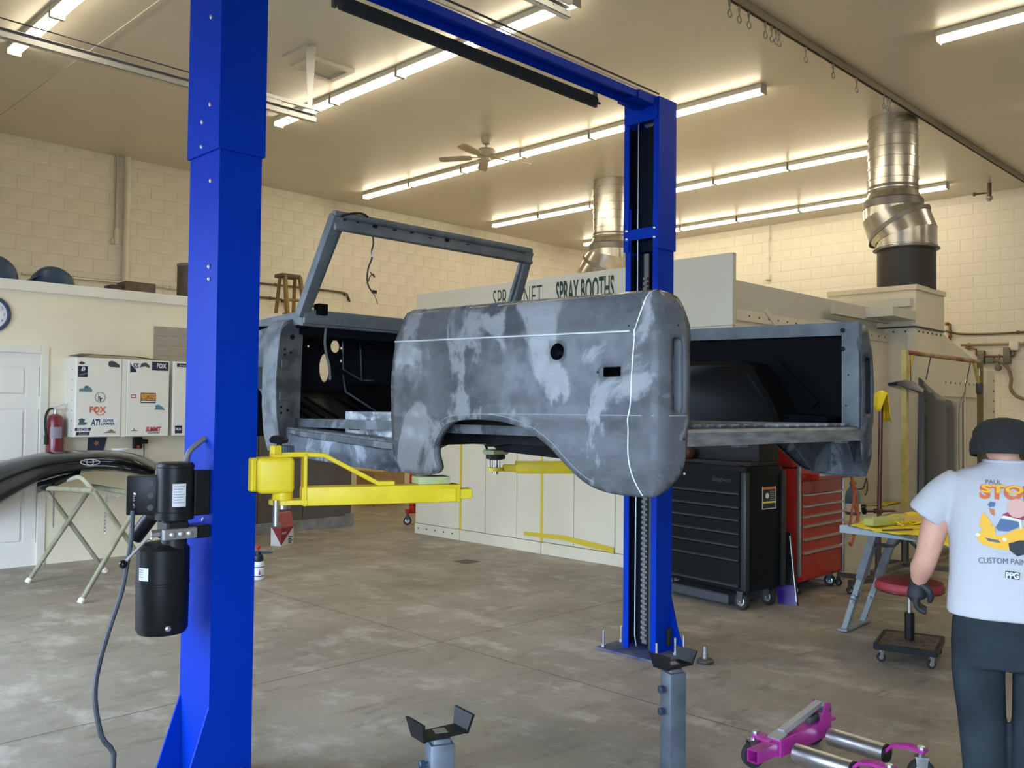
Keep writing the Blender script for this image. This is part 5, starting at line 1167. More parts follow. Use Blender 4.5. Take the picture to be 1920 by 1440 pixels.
MB().quadbox(fz_(beam0+pn2*.07, .17), fz_(beam0+pn2*.15, .168), .03, .03, bev=.004).tube(fz_(beam0-ax*.04+pn2*.03, .2), fz_(beam0+ax*.045+pn2*.03, .2), .008).build('pump_ram', 'dark_grey', dl, smooth=30)
# ---------------------------------------------------------------- jack stands
def saddle(t, c, az, zc, w, m):
    M = Matrix.Translation((c.x, c.y, zc)) @ Matrix.Rotation(az, 4, 'Z')
    o = MB().box((-w/2, -.035, -.006), (w/2, .035, .006)).xf(M)
    for s in (-1, 1): o.prism([M @ V((s*w/2, -.04, -.006)), M @ V((s*w/2, .04, -.006)), M @ V((s*(w/2+.014), .055, .055)), M @ V((s*(w/2+.014), -.055, .055))], M.to_3x3() @ V((s*.010, 0, 0)))
    return o.build('saddle', m, t, smooth=0)
def jackstand(px, d, ztop, w, label, az, legs):
    c = atd(px, 1300, d); c.z = 0
    t = thing('jack_stand', label, 'jack stand', (c.x, c.y, 0))
    M = Matrix.Translation(c) @ Matrix.Rotation(az, 4, 'Z')
    MB().box((-.03, -.03, .1), (.03, .03, ztop-.03), .006, 2).xf(M).build('inner_post', 'stand_grey', t)
    MB().box((-.040, -.040, .01), (.040, .040, ztop-.045), .007, 2).xf(M).build('outer_post', 'stand_grey', t)
    saddle(t, c, az+R_(15), ztop-.02, w, 'black_plastic')
    MB().box((-.02, -.02, ztop-.03), (.02, .02, ztop-.012)).xf(M).build('saddle_neck', 'zinc', t, smooth=0)
    for z in (ztop-.115, ztop-.205):
        MB().tube((-.040, .0, z), (-.058, .0, z), .009, n=10).lathe([(.017, 0), (.017, .014), (.012, .018)], (-.05, 0, z), 6, (-1, 0, 0)).xf(M).build('clamp_bolt', mat('bolt_blue', (.05,.08,.12), .4, .6), t)
    for a in (45, 135, 225, 315):
        e = V((.20*math.cos(R_(a)), .20*math.sin(R_(a)), .012))
        MB().quadbox((0, 0, .05), e, .04, .012).lathe([(.005, 0), (.045, 0), (.045, .006), (.03, .012)], (e.x, e.y, 0), 16).xf(M).build('leg', 'stand_grey', t, smooth=30)
    return t
jackstand(1262, 3.72, 1.57-(1252-775)/1684*3.72+.02, .13, 'tall grey screw stand with forked saddle before the far column', R_(-22), 1)
jackstand(826, 2.87, 1.57-(1378-770)/1684*2.87+.02, .145, 'short dark stand with forked saddle at the bottom edge', R_(-25), 0)
fp = onz(1322, 1243)
fo = thing('lift_pad_adapter', 'small round screw pad adapter on the floor by the far column', 'lift pad', (fp.x, fp.y, 0))
MB().lathe([(.05, 0), (.053, .006), (.053, .018), (.045, .024), (.02, .03)], (0, 0, 0), 28).build('disc', mat('pad_dark', (.12,.12,.12), .4, .8), fo, world=False)
MB().tube((0, 0, .028), (0, 0, .065), .019, n=18).tube((0, 0, .065), (0, 0, .105), .014, n=18).lathe([(.017, .085), (.017, .095)], (0, 0, 0), 18).build('screw_post', 'steel', fo, world=False)
# ---------------------------------------------------------------- open carton and sprayer
k0, kl, kr = onz(527, 1025), onz(510, 1021), onz(557, 1018)
kb = thing('carton', 'small red and white carton with open lid by the grey curb', 'box', (k0.x, k0.y, 0))
ul = (kr-k0); ul.z = 0; wl2 = .235; ul.normalize(); vl = V((-ul.y, ul.x, 0)); dl2 = .14; hz_ = .205
kM = Matrix(((ul.x, vl.x, 0, k0.x), (ul.y, vl.y, 0, k0.y), (0, 0, 1, 0), (0, 0, 0, 1)))
wb_ = MB()
for a, b in (((0, 0), (wl2, .004)), ((0, dl2-.004), (wl2, dl2)), ((0, .004), (.004, dl2-.004)), ((wl2-.004, .004), (wl2, dl2-.004))): wb_.box((*a, 0), (*b, hz_))
wb_.box((0, 0, 0), (wl2, dl2, .004)).xf(kM).build('body', mat('carton_white', (.62,.61,.58), .7), kb, smooth=0)
cr_red = mat('carton_red', (.25,.012,.022), .6)
MB().prism([(.0, -.0012, .012), (wl2, -.0012, hz_), (0, -.0012, hz_)], (0, .001, 0)).prism([(-.0012, 0, .012), (-.0012, dl2*.9, hz_), (-.0012, 0, hz_)], (.001, 0, 0)).xf(kM).build('red_print', cr_red, kb, smooth=0)
MB().prism([(0, 0, hz_), (wl2, 0, hz_), (wl2, .03, hz_+.155), (0, .03, hz_+.155)], (0, .003, 0)).xf(kM).build('lid', mat('carton_pink', (.42,.10,.09), .7), kb, smooth=0)
MB().prism([(0, .03, hz_+.155), (wl2, .03, hz_+.155), (wl2-.01, .07, hz_+.165), (.01, .07, hz_+.165)], (0, 0, .003)).prism([(wl2, .0, hz_), (wl2, .03, hz_+.155), (wl2+.03, .05, hz_+.12), (wl2+.03, .04, hz_+.02)], (0, .003, 0)).xf(kM).build('lid_flap', 'carton_pink', kb, smooth=0)
tx = MB(); text_mb(tx, 'ProStart', (.012, -.002, hz_-.075), (1, 0, .12), (0, 0, 1), .028, .085, bold=.01); tx.xf(kM).build('lettering', 'white_label', kb, smooth=0)
for k in range(4): MB().box((.13, -.0015, .085-k*.02), (.21-(k % 2)*.02, -.0008, .095-k*.02)).xf(kM).build('text_line', 'ink', kb, smooth=0)
sb = onz(487, 1086)
sbo = thing('pump_sprayer', 'white hand pump sprayer bottle with red plunger beside the lift column', 'sprayer', (sb.x-.02, sb.y, 0), R_(-40))
MB().lathe([(.05, 0), (.058, .006), (.06, .02), (.06, .14), (.05, .165), (.045, .17)], (0, 0, 0), 28).build('bottle', 'white_label', sbo, world=False)
MB().lathe([(.047, .165), (.05, .175), (.045, .215), (.03, .23), (.03, .25)], (0, 0, 0), 24).build('cap', mat('sprayer_navy', (.01,.012,.03), .4), sbo, world=False)
MB().box((-.012, -.012, .235), (.012, .012, .255)).quadbox((-.05, 0, .243), (.10, 0, .243), .02, .02).tube((.10, 0, .243), (.125, 0, .243), .006).build('nozzle', 'sprayer_navy', sbo, world=False, smooth=30)
MB().tube((0, 0, .25), (0, 0, .285), .008).lathe([(.012, .28), (.022, .29), (.022, .305), (.015, .31)], (0, 0, 0), 16).build('plunger', 'red', sbo, world=False)
for z_ in (.035, .115): MB().lathe([(.0602, z_), (.0606, z_+.001), (.0606, z_+.006), (.0602, z_+.007)], (0, 0, 0), 28, cap=False).build('label_band', 'sprayer_navy', sbo, world=False)
MB().prism([(.016, -.0606, .055), (.034, -.0560, .055), (.025, -.0590, .10)], (0, -.001, 0)).build('drop_print', mat('drop_red', (.25,.03,.06), .5), sbo, world=False, smooth=0)
# ---------------------------------------------------------------- red engine hoist leg behind the booth corner
ec = onz(764, 984)
eh = thing('engine_hoist', 'red engine hoist leg with black caster behind the booth corner', 'engine hoist', (ec.x, ec.y, 0))
caster(eh, 0, 0, .055, .035, .8, top=.05)
MB().box((-.02, -.03, .15), (.9, .03, .21), .004, 1).box((.05, -.035, .2), (.13, .035, 1.2), .004, 1).build('frame', 'red', eh, world=False, smooth=0)
cx_ = onz(697, 966); 
tag(MB().box((8.6, 11.6, 0), (9.2, 12.1, .55), .004, 1).build('cardboard_box', 'card', smooth=0), 'brown cardboard box standing in the far passage', 'box')
# ---------------------------------------------------------------- wall cabinets with stickers
YCF = 9.12
def cab(px0, px1, label, wx=None):
    a = ony(px0, 745, YCF).x; b = wx if wx else ony(px1, 745, YCF).x
    zt_, zb_ = ony(230, 673, YCF).z, ony(230, 819, YCF).z
    t = thing('wall_cabinet', label, 'cabinet', (a, YCF, zb_))
    MB().box((a, YCF+.02, zb_), (b, YP, zt_), .003, 1).build('body', mat('cab_white', C(222,218,204), .4), t, smooth=0)
    return t, a, b, zb_, zt_
t1, ca, cb2, cz0, cz1 = cab(142, 317, 'white two-door wall cabinet covered with car stickers')
mid0, mid1 = ony(227, 745, YCF).x, ony(238, 745, YCF).x
dA = MB().box((ca+.002, YCF, cz0+.004), (mid0, YCF+.02, cz1-.004), .003, 1).build('door', 'cab_white', t1, smooth=0)
dB = MB().box((mid1, YCF, cz0+.004), (cb2-.002, YCF+.02, cz1-.004), .003, 1).build('door', 'cab_white', t1, smooth=0)
st_ = MB().box((mid0+.004, YCF+.008, cz0), (mid1-.004, YCF+.03, cz1)).build('center_stile', 'cab_white', t1, smooth=0)
for k in range(7): MB().tube((ca-.002, YCF+.10, cz1-.12-k*.10), (ca+.004, YCF+.10, cz1-.12-k*.10), .006, n=8).build('shelf_hole', 'dark_grey', t1)
t2, a2, b2, _, _ = cab(325, 420, 'white wall cabinet partly hidden by the blue column', 5.0 if False else ony(325, 745, YCF).x+.55)
MB().box((a2+.002, YCF, cz0+.004), (b2-.002, YCF+.02, cz1-.004), .003, 1).build('door', 'cab_white', t2, smooth=0)
for k in range(6): MB().tube((a2-.002, YCF+.10, cz1-.15-k*.08), (a2+.004, YCF+.10, cz1-.15-k*.08), .005, n=8).build('shelf_hole', 'dark_grey', t2)
YS = YCF-.0015
def sp(px, py): return ony(px, py, YS)
def srect(n, x0, y0, x1, y1, m, parent, off=0.):
    a, b = sp(x0, y1), sp(x1, y0)
    return MB().box((a.x, YS-.0008-off, a.z), (b.x, YS+.0012, b.z)).build(n, m, parent, smooth=0)
def stext(s, x0, y0, x1, y1, m, parent, bold=.0, shear=0., off=.0016):
    a, b = sp(x0, y1), sp(x1, y0); mb = MB()
    text_mb(mb, s, (a.x, YS-off, a.z), (1, 0, 0), (0, 0, 1), (b.z-a.z), b.x-a.x, depth=.0, bold=bold, shear=shear)
    return mb.build('lettering', m, parent, smooth=0)
def spoly(n, pts, m, parent, off=0.):
    return MB().prism([V((p.x, YS-.0008-off, p.z)) for p in [sp(*q) for q in pts]], (0, .002, 0)).build(n, m, parent, smooth=0)
NV = mat('navy', (.012,.014,.035), .5); OR = mat('sticker_orange', (.60,.10,.045), .5); TEAL = mat('teal_car', (.10,.20,.24), .5); BRN = mat('brown_car', (.22,.15,.11), .5); WH = 'white_label'; FLM = mat('flame_print', (.30,.07,.02), .5, col2=(.65,.30,.06), nscale=60)
GR = mat('grey_print', (.16,.18,.22), .5)
s = srect('sticker', 146.5, 687, 164.5, 706.5, NV, dA); stext('B', 152, 688, 160, 695, WH, s, .02, .2); spoly('swoosh', [(148, 702), (164, 699), (164, 700.5), (149, 704)], GR, s, .001)
spoly('sticker', [(147, 681), (153, 677), (160, 681), (156, 683), (152, 683)], mat('plum', (.10,.03,.09), .5), dA)
spoly('sticker', [(203, 684), (204, 678), (209, 676.5), (215, 678), (224, 684), (225, 689), (206, 688)], mat('plum_car', (.06,.04,.07), .5), dA)
s = spoly('sticker', [(148, 734), (149, 729), (157, 728), (159, 724), (164, 723), (170, 727), (173, 731), (172.5, 735)], TEAL, dA); spoly('window', [(158, 726.5), (160, 724.2), (164, 724.2), (165, 726.5)], NV, s, .001)
cg = sp(188, 745); s = MB().lathe([(.001, -.0005), (.052, 0), (.052, .001)], (cg.x, YS, cg.z), 24, (0, -1, 0)).build('sticker', 'cab_white', dA); stext('h', 184, 739, 188, 751, NV, s, .03, 0, .0025); stext('r', 187.5, 742, 192, 753, NV, s, .03, 0, .0025)
rg = MB().lathe([(.045, .0012), (.052, .0014), (.052, .0012)], (cg.x, YS, cg.z), 24, (0, -1, 0), cap=False).build('ring', GR, s)
s = stext('FOX', 168, 762, 199, 773, OR, dA, .03); tl_ = [sp(x, y) for x, y in ((181, 764), (178, 769), (180, 775), (186, 778), (193, 777), (193, 774))]
MB().path([V((p.x, YS-.002, p.z)) for p in tl_], .0035, 6, 3).build('tail', OR, s)
s = spoly('sticker', [(168, 797), (172, 783.5), (221, 784), (216, 799)], WH, dA); stext('ATI', 170, 785.5, 188, 797.5, NV, s, .03, .15); stext('SUPER', 193, 786, 213, 791, NV, s, .03, .1); stext('DAMPER', 189, 792, 215, 797, NV, s, .03, .1)
spoly('sticker', [(146, 797), (149, 790), (147, 786), (153, 784), (160, 786), (157, 791), (164, 793), (160, 797)], mat('teal_dark', (.05,.10,.11), .5), dA)
s = spoly('sticker', [(140.5, 803), (171, 802.5), (169, 808), (140, 808)], NV, dA); stext('BDS', 145, 803, 166, 808, mat('silver_print', (.45,.46,.48), .5), s, .03)
s = spoly('sticker', [(143, 810.5), (168, 810), (166, 816), (142, 816.5)], NV, dA); stext('Jwoo', 146, 811, 164, 815.5, 'silver_print', s, .01, .3)
s = spoly('sticker', [(193, 812), (204, 808), (206, 805), (210, 805), (213, 808), (217, 809), (216, 812)], BRN, dA)
s = srect('sticker', 243.5, 679, 260.5, 698.5, WH, dB); spoly('print', [(244, 698), (244, 680), (248, 686), (251, 691), (255, 692), (255, 698)], NV, s, .001); stext('SS', 249, 681, 260, 690, NV, s, .02, .1, .003)
spoly('sticker', [(262, 689), (266, 681), (274, 680), (281, 686), (280, 690), (272, 687)], mat('bronze', (.06,.06,.05), .5), dB)
s = srect('sticker', 285, 679.5, 316, 694.5, NV, dB); stext('FOX', 294, 682, 312, 690, WH, s, .03)
s = srect('sticker', 245, 740, 255, 746.2, mat('tag_red', (.32,.03,.03), .5), dB); srect('print', 246.5, 741.5, 253.5, 744.7, WH, s, .001)
s = srect('sticker', 263.5, 737, 292, 755.5, 'sticker_black', dB); srect('flame', 264.5, 738, 291, 750, FLM, s, .0006); stext('FLAMING', 265, 738.5, 290.5, 746, mat('flame_gold', (.7,.40,.10), .5), s, .01, 0, .003); srect('stripe', 264.5, 752, 291, 753.5, WH, s, .001)
spoly('sticker', [(289, 768), (292, 765), (291, 760), (297, 758.5), (305, 763), (309.5, 769)], TEAL, dB)
spoly('sticker', [(243, 808), (250, 806), (251, 802.5), (253, 806), (260, 807.5), (252, 808.5)], GR, dB)
s = stext('SUMMIT', 273, 800, 302, 809, mat('sticker_red', (.45,.03,.06), .5), dB, .04, .25); srect('print', 277, 811, 299, 812.4, NV, s, .001)
s = srect('sticker', 332, 682, 352, 688, NV, t2); stext('Jwoo', 335, 683, 350, 687, 'silver_print', s, .01, .3)
s = srect('sticker', 328, 798, 341.5, 812.5, NV, t2); stext('FOX', 329.5, 802, 340, 807, WH, s, .03)
# dark sheet lying on the cabinet
pt = [ony(*p, YCF+.05) for p in ((146, 673), (170, 666), (265, 671), (298, 678))]
m_ = MB(); m_.loft([[V((p.x, y, cz1+h+dz)) for y, dz in ((YCF+.01, 0), (YCF+.12, .01), (YP-.03, .02))] for p, h in zip(pt, (.002, .03, .025, .004))], cap=False, closed=False)
tag(m_.build('plastic_sheet', 'dark_grey', smooth=60, solid=.004), 'bowed dark plastic sheet lying on top of the cabinet', 'sheet')
# ---------------------------------------------------------------- fire extinguisher
e = ony(103, 810, 9.33)
fe_ = thing('fire_extinguisher', 'red fire extinguisher with black hose hung beside the door', 'fire extinguisher', (e.x, 9.33, e.z))
z0_ = ony(103, 860, 9.33).z; z1_ = ony(103, 776, 9.33).z
MB().lathe([(.06, 0), (.078, .012), (.08, .03), (.08, z1_-z0_-.07), (.06, z1_-z0_-.02), (.025, z1_-z0_)], (e.x, 9.33, z0_), 28).build('cylinder', mat('ext_red', (.16,.012,.018), .3, coat=.3), fe_)
MB().tube((e.x, 9.33, z1_), (e.x, 9.33, z1_+.05), .018).quadbox((e.x-.02, 9.33, z1_+.03), (e.x+.09, 9.31, z1_+.055), .025, .012).quadbox((e.x-.01, 9.33, z1_+.06), (e.x+.08, 9.31, z1_+.10), .025, .01).build('valve', 'zinc', fe_)
hp2 = [ony(*p, 9.30) for p in ((100, 766), (92, 768), (86, 780), (85, 800), (87, 818))]
MB().path(hp2, .012, 8, 5).build('hose', 'rubber', fe_)
p = ony(86.5, 822, 9.30); MB().tube(p+V((0, 0, .03)), p-V((0, 0, .06)), .018).build('horn', 'rubber', fe_)
curved((e.x, 9.33), .0805, R_(-140), R_(-60), z0_+.2, z0_+.31).build('instruction_label', mat('ext_label', (.25,.20,.24), .5), fe_)
MB().prism([(e.x+.03, 9.33, z1_-.01), (e.x+.12, 9.42, z1_-.06), (e.x+.14, 9.45, z0_+.1), (e.x+.10, 9.42, z0_+.1)], (0, .01, 0)).build('wall_bracket', 'conduit', fe_, smooth=0)
# ---------------------------------------------------------------- things on the office wall
g0, g1 = ony(289, 611, YP-.008), ony(289, 676, YP-.008); gx = ony(352, 640, YP).x
gp = thing('grey_wall_panel', 'grey grooved wood-grain sheet fixed to the office wall', 'panel', (g0.x, YP, g1.z))
MB().box((g0.x, YP-.008, g1.z-.1), (gx+.35, YP, g0.z), .002, 1).build('backing', mat('grey_board', C(158,150,136), .6, col2=C(140,132,118), nscale=8, stretch=(1, 1, 14)), gp, smooth=0)
for k in range(5): MB().box((g0.x+.004, YP-.011, g0.z-.098-k*.105), (gx+.345, YP-.008, g0.z-.003-k*.105), .0015, 1).build('plank', 'grey_board', gp, smooth=0)
ck = ony(-17, 588, YP-.03)
co = thing('wall_clock', 'round wall clock with dark blue rim at the left edge', 'clock', (ck.x, YP, ck.z))
MB().lathe([(.001, 0), (.15, 0), (.15, .012), (.001, .012)], (ck.x, YP-.002, ck.z), 40, (0, -1, 0)).build('face', WH if not isinstance(WH, str) else MATS[WH], co)
MB().lathe([(.142, .0), (.175, 0), (.178, .02), (.168, .036), (.15, .036), (.142, .014)], (ck.x, YP-.001, ck.z), 48, (0, -1, 0), cap=False).build('rim', mat('clock_blue', (.035,.06,.12), .35), co)
nm = MB()
for k in range(12):
    a = R_(90-30*(k+1)); nm_ = MB(); text_mb(nm_, str(k+1), (ck.x+.115*math.cos(a), YP-.0155, ck.z+.115*math.sin(a)-.012), (1, 0, 0), (0, 0, 1), .026, align='CENTER'); nm_.build('numeral', 'ink', co, smooth=0)
for l_, a in ((.07, 60), (.1, 200)): MB().quadbox((ck.x, YP-.017, ck.z), (ck.x+l_*math.cos(R_(a)), YP-.017, ck.z+l_*math.sin(R_(a))), .004, .008, up=(0, -1, 0)).build('hand', 'ink', co, smooth=0)
nv = [ony(*p, YP-.01) for p in ((166, 818), (201, 818), (193, 848), (164, 848))]
no = thing('navy_tool_board', 'navy board with an orange star under the wall cabinet', 'board', (nv[0].x, YP, nv[3].z))
MB().prism([(p.x, YP-.012, p.z) for p in nv], (0, .012, 0)).build('board', mat('navy_board', (.018,.03,.07), .5), no, smooth=0)
q = ony(181, 831, YP-.014); MB().prism([(q.x+(.032 if k % 2 else .014)*math.cos(R_(36*k)), YP-.0135, q.z+(.032 if k % 2 else .014)*math.sin(R_(36*k))) for k in range(10)], (0, .001, 0)).build('star_print', mat('star_or', (.55,.16,.05), .5), no, smooth=0)
q = ony(262, 832, YP-.05)
ch_ = thing('battery_charger', 'black battery charger with red light under the cabinet', 'charger', (q.x, YP, q.z))
MB().box((q.x-.06, YP-.07, q.z-.05), (q.x+.02, YP, q.z+.07), .008, 2).box((q.x+.0, YP-.10, q.z+.0), (q.x+.07, YP-.03, q.z+.05), .008, 2).build('body', 'black_plastic', ch_)
MB().lathe([(.018, 0), (.018, .004), (.008, .006)], (q.x-.025, YP-.07, q.z-.03), 14, (0, -1, 0)).build('button', mat('btn_red', (.35,.05,.05), .4), ch_)
MB().path([(q.x+.05, YP-.03, q.z), (q.x+.06, YP-.02, q.z-.10), (q.x+.05, YP-.02, q.z-.18)], .004, 6, 4).build('lead', 'rubber', ch_)
# paper notice right of the column
n0, n1 = ony(470, 784, 9.94), ony(510, 814, 9.94)
pn_o = thing('paper_notice', 'white and red notice sheet on the passage wall beside the column', 'notice', (n0.x, 9.94, n1.z))
MB().box((n0.x, 9.938, n1.z), (n1.x, 9.95, n0.z)).build('sheet', WH, pn_o, smooth=0) if n1.z > 1.25 else MB().box((n0.x, 9.945, n1.z), (n1.x, 9.955, n0.z)).build('sheet', WH, pn_o, smooth=0)
for k in range(5): MB().box((n1.x-.12, 9.9365, n0.z-.04-k*.028), (n1.x-.02-(k % 2)*.02, 9.9378, n0.z-.03-k*.028)).build('text_line', 'ink' if k else 'tag_red', pn_o, smooth=0)
MB().lathe([(.022, 0), (.03, 0), (.03, .002), (.022, .002)], (n1.x-.16, 9.938, n0.z-.05), 16, (0, -1, 0), cap=False).build('red_mark', 'tag_red', pn_o)
# ---------------------------------------------------------------- items stored on the office roof
RZ = 2.762
def dome(pxc, py, w, h, label):
    b = ony(pxc, py, 9.85)
    t = thing('fender_flare', label, 'fender flare', (b.x, 9.85, RZ))
    m = MB(); rings = []
    for i in range(13):
        f = math.pi*(i/12); y = .15-.15*math.cos(f); r = max(.02, math.sin(f)**.6)
        rings.append([V((w/2*r*math.cos(R_(180*j/16))*(1+.12*math.sin(3*f)), y, max(0, h*r*math.sin(R_(180*j/16))**.75))) for j in range(17)])
    m.loft(rings, cap=False, closed=False)
    m.build('shell', mat('flare_blue', (.025,.055,.10), .38, spec=.3), t, world=False, smooth=80, solid=.004)
    MB().loft([[V((w/2*.62*math.cos(R_(180*j/12))-w*.28, .02+yy, max(0, h*.5*math.sin(R_(180*j/12))))) for j in range(13)] for yy in (.0, .1, .2)], cap=False, closed=False).build('tail_lobe', 'flare_blue', t, world=False, smooth=60, solid=.004)
    return t
dome(-8, 525, .5, .30, 'larger blue plastic fender flare at the left frame edge')
dome(107, 535, .44, .24, 'blue plastic fender flare beside the brown boxes on the ledge')
k0 = ony(236, 540, 9.75); tag(MB().box((k0.x, 9.75, RZ), (ony(292, 545, 9.75).x, 10.0, ony(260, 529, 9.75).z), .004, 1).build('cardboard_box', 'wood_brown', smooth=0), 'larger flat brown box on the office roof ledge', 'box')
k0 = ony(209, 540, 9.8); tag(MB().box((k0.x, 9.8, RZ), (ony(231, 545, 9.8).x, 10.0, ony(220, 534, 9.8).z), .004, 1).build('cardboard_box', mat('box_dark', C(70,60,54), .8), smooth=0), 'small dark box beside the larger brown box on ledge', 'box')
k0 = ony(356, 555, 10.05)
dmo = thing('brown_drum', 'brown fibre drum on the office roof beside the column', 'drum', (k0.x, 10.05, RZ))
MB().lathe([(.14, 0), (.145, .01), (.145, .42)], (k0.x, 10.05, RZ), 28).build('barrel', mat('drum_brown', C(84,74,66), .7, col2=C(74,64,58), nscale=5), dmo)
MB().lathe([(.14, .42), (.15, .42), (.15, .45), (.13, .455)], (k0.x, 10.05, RZ), 28).build('lid', mat('drum_lid', C(110,98,86), .6), dmo)
# step ladder top behind the partition
la0 = ony(541, 515, 11.2); ld = thing('step_ladder', 'yellow step ladder top showing above the partition ledge', 'ladder', (la0.x, 11.2, 2.722))
lm = mat('ladder_wood', (.30,.20,.055), .6, col2=(.20,.13,.04), nscale=9); zt_ = la0.z
lxa, lxb = ony(525, 515, 11.2).x, ony(553, 520, 11.2).x
MB().box((lxa-.02, 11.1, zt_-.05), (lxb+.04, 11.32, zt_), .006, 1).build('cap', mat('ladder_cap', (.10,.075,.04), .6), ld, smooth=0)
for x, dx in ((lxa, -.0), (lxb, .06)):
    MB().quadbox((x+.03, 11.12, zt_-.03), (x+.03+dx, 11.02, 2.722), .035, .07, up=(0, 1, 0)).build('front_rail', lm, ld, smooth=0)
    MB().quadbox((x+.05, 11.28, zt_-.03), (x+.10+dx, 11.5, 2.722), .03, .05, up=(0, 1, 0)).build('rear_rail', lm, ld, smooth=0)
for k in range(2): MB().box((lxa+.02, 11.03+.03*(1-k), 2.85+.2*k), (lxb+.08, 11.12+.03*(1-k), 2.88+.2*k)).build('step', lm, ld, smooth=0)
# ---------------------------------------------------------------- pipes and conduits on the block walls
pt = ony(237, 400, YL-.05)
vp = thing('vertical_pipe', 'white painted vertical pipe on the left block wall', 'pipe', (pt.x, YL-.06, 2.72))
MB().tube((pt.x, YL-.06, 2.73), (pt.x, YL-.06, HCEIL), .045, n=18).build('pipe', 'white_paint', vp)
cd_ = ony(219, 380, YL-.03); cz = ony(219, 430, YL-.03).z
cv = thing('electrical_conduit', 'thin conduit with switch box beside the white vertical pipe', 'conduit', (cd_.x, YL-.03, cz))
MB().tube((cd_.x, YL-.03, cz), (cd_.x, YL-.03, HCEIL), .02, n=12).build('tube', 'conduit', cv)
MB().box((cd_.x-.03, YL-.06, cz-.22), (cd_.x+.035, YL, cz+.02), .015, 2).box((cd_.x-.07, YL-.05, cz-.22), (cd_.x-.03, YL, cz-.15), .01, 2).build('switch_box', 'white_paint', cv)
def wall_pipe(pts, y, r, label, m='pipe_dark', name='wall_pipe', clips=True):
    P = [ony(*p, y) for p in pts]; t = thing(name, label, 'pipe', P[0])
    MB().path(P, r, 10, 4 if len(P) > 2 else 0).build('run', m, t)
    for a, b in zip(P[:-1], P[1:]):
        q = (a+b)/2; MB().tube(q-V((.012, 0, 0)), q+V((.012, 0, 0)), r*1.5, n=10).box(q+V((-.012, 0, -.01)), V((q.x+.012, YL, q.z+.03))).build('clip', m, t, smooth=30)
wall_pipe([(40, 512), (230, 530)], YL-.03, .02, 'grey pipe run above the office roof left of white pipe', 'zinc')
wall_pipe([(280, 535), (360, 545)], YL-.03, .02, 'grey pipe run between brown box and drum', 'zinc')
wall_pipe([(488, 531), (545, 537), (640, 548), (652, 556), (656, 566)], YL-.03, .018, 'thin brown conduit bending down behind the windshield frame', 'pipe_dark')
wall_pipe([(488, 557), (525, 561), (535, 568), (538, 580)], YL-.03, .018, 'short brown conduit bending down behind the ladder', 'pipe_dark')
def xpipe(pts, r, label, m='pipe_dark', name='wall_pipe', sm=4):
    P = [onx(*p, XR-.05) for p in pts]; t = thing(name, label, 'pipe', P[0])
    MB().path(P, r, 10, sm if len(P) > 2 else 0).build('run', m, t)
    for q in (P[0].lerp(P[1], .3), P[-2].lerp(P[-1], .7)): MB().tube(q-V((0, .02, 0)), q+V((0, .02, 0)), r*1.6, n=10).box(q+V((0, -.012, -.012)), V((XR, q.y+.012, q.z+.012))).build('clip', m, t, smooth=30)
    return t
xpipe([(1442, 418), (1441, 512)], .014, 'white conduit dropping to a box on the right block wall', 'white_paint')
q = onx(1440, 520, XR-.04); tag(MB().box((XR-.08, q.y-.05, q.z-.05), (XR, q.y+.05, q.z+.06), .015, 2).build('junction_box', 'white_paint'), 'small white junction box at the end of the wall conduit', 'junction box')
xpipe([(1773, 620), (1800, 626), (1860, 626), (1930, 622)], .018, 'dark air line running to the right frame edge below the duct', 'pipe_dark')
xpipe([(1802, 647), (1850, 646), (1900, 645), (1930, 645)], .022, 'tan pipe run with white tee above the regulator', mat('pipe_tan', C(150,128,92), .5))
q = onx(1902, 647, XR-.06); tag(MB().box((XR-.11, q.y-.07, q.z-.09), (XR-.0, q.y+.07, q.z+.06), .02, 2).build('pipe_tee', 'white_paint'), 'white pipe tee on the tan pipe run', 'pipe fitting')
xpipe([(1902, 652), (1902, 666), (1893, 668), (1860, 668), (1832, 667), (1830, 655), (1810, 652)], .016, 'thin copper air line loop under the tan pipe', mat('copper', C(130,92,58), .45, .5), sm=3)
q = onx(1843, 671, XR-.08)
rg_ = thing('air_regulator', 'grey air regulator pair on the right block wall', 'regulator', q)
MB().box((XR-.14, q.y-.03, q.z-.10), (XR-.02, q.y+.07, q.z+.12), .015, 2).build('filter', mat('reg_grey', C(116,112,98), .5, .4), rg_)
MB().box((XR-.14, q.y-.17, q.z-.09), (XR-.02, q.y-.05, q.z+.0), .012, 2).build('body', mat('reg_green', C(96,104,84), .5), rg_)
q2 = onx(1889, 668, XR-.08); MB().box((XR-.14, q2.y-.05, q2.z-.12), (XR-.02, q2.y+.05, q2.z+.14), .015, 2).build('lubricator', 'reg_grey', rg_)
q3 = onx(1873, 690, XR-.08); MB().lathe([(.05, 0), (.05, .04), (.04, .05)], (XR-.10, q3.y, q3.z), 18, (-1, 0, 0)).tube((XR-.08, q3.y, q3.z), (XR-.08, q3.y, q3.z+.22), .016).build('gauge', 'reg_grey', rg_)
hsx = [onx(*p, XR-.10) for p in ((1855, 675), (1876, 678), (1890, 690), (1896, 710), (1895, 728), (1905, 742), (1925, 750))]
th = thing('air_hose', 'tan air hose curving down the right wall to frame edge', 'hose', hsx[0]); MB().path(hsx, .026, 10, 5).build('run', mat('hose_tan', C(128,108,78), .6), th)
xpipe([(1773, 607), (1781, 608), (1781, 640)], .018, 'short bent brass pipe beside the plenum', 'copper', sm=2)
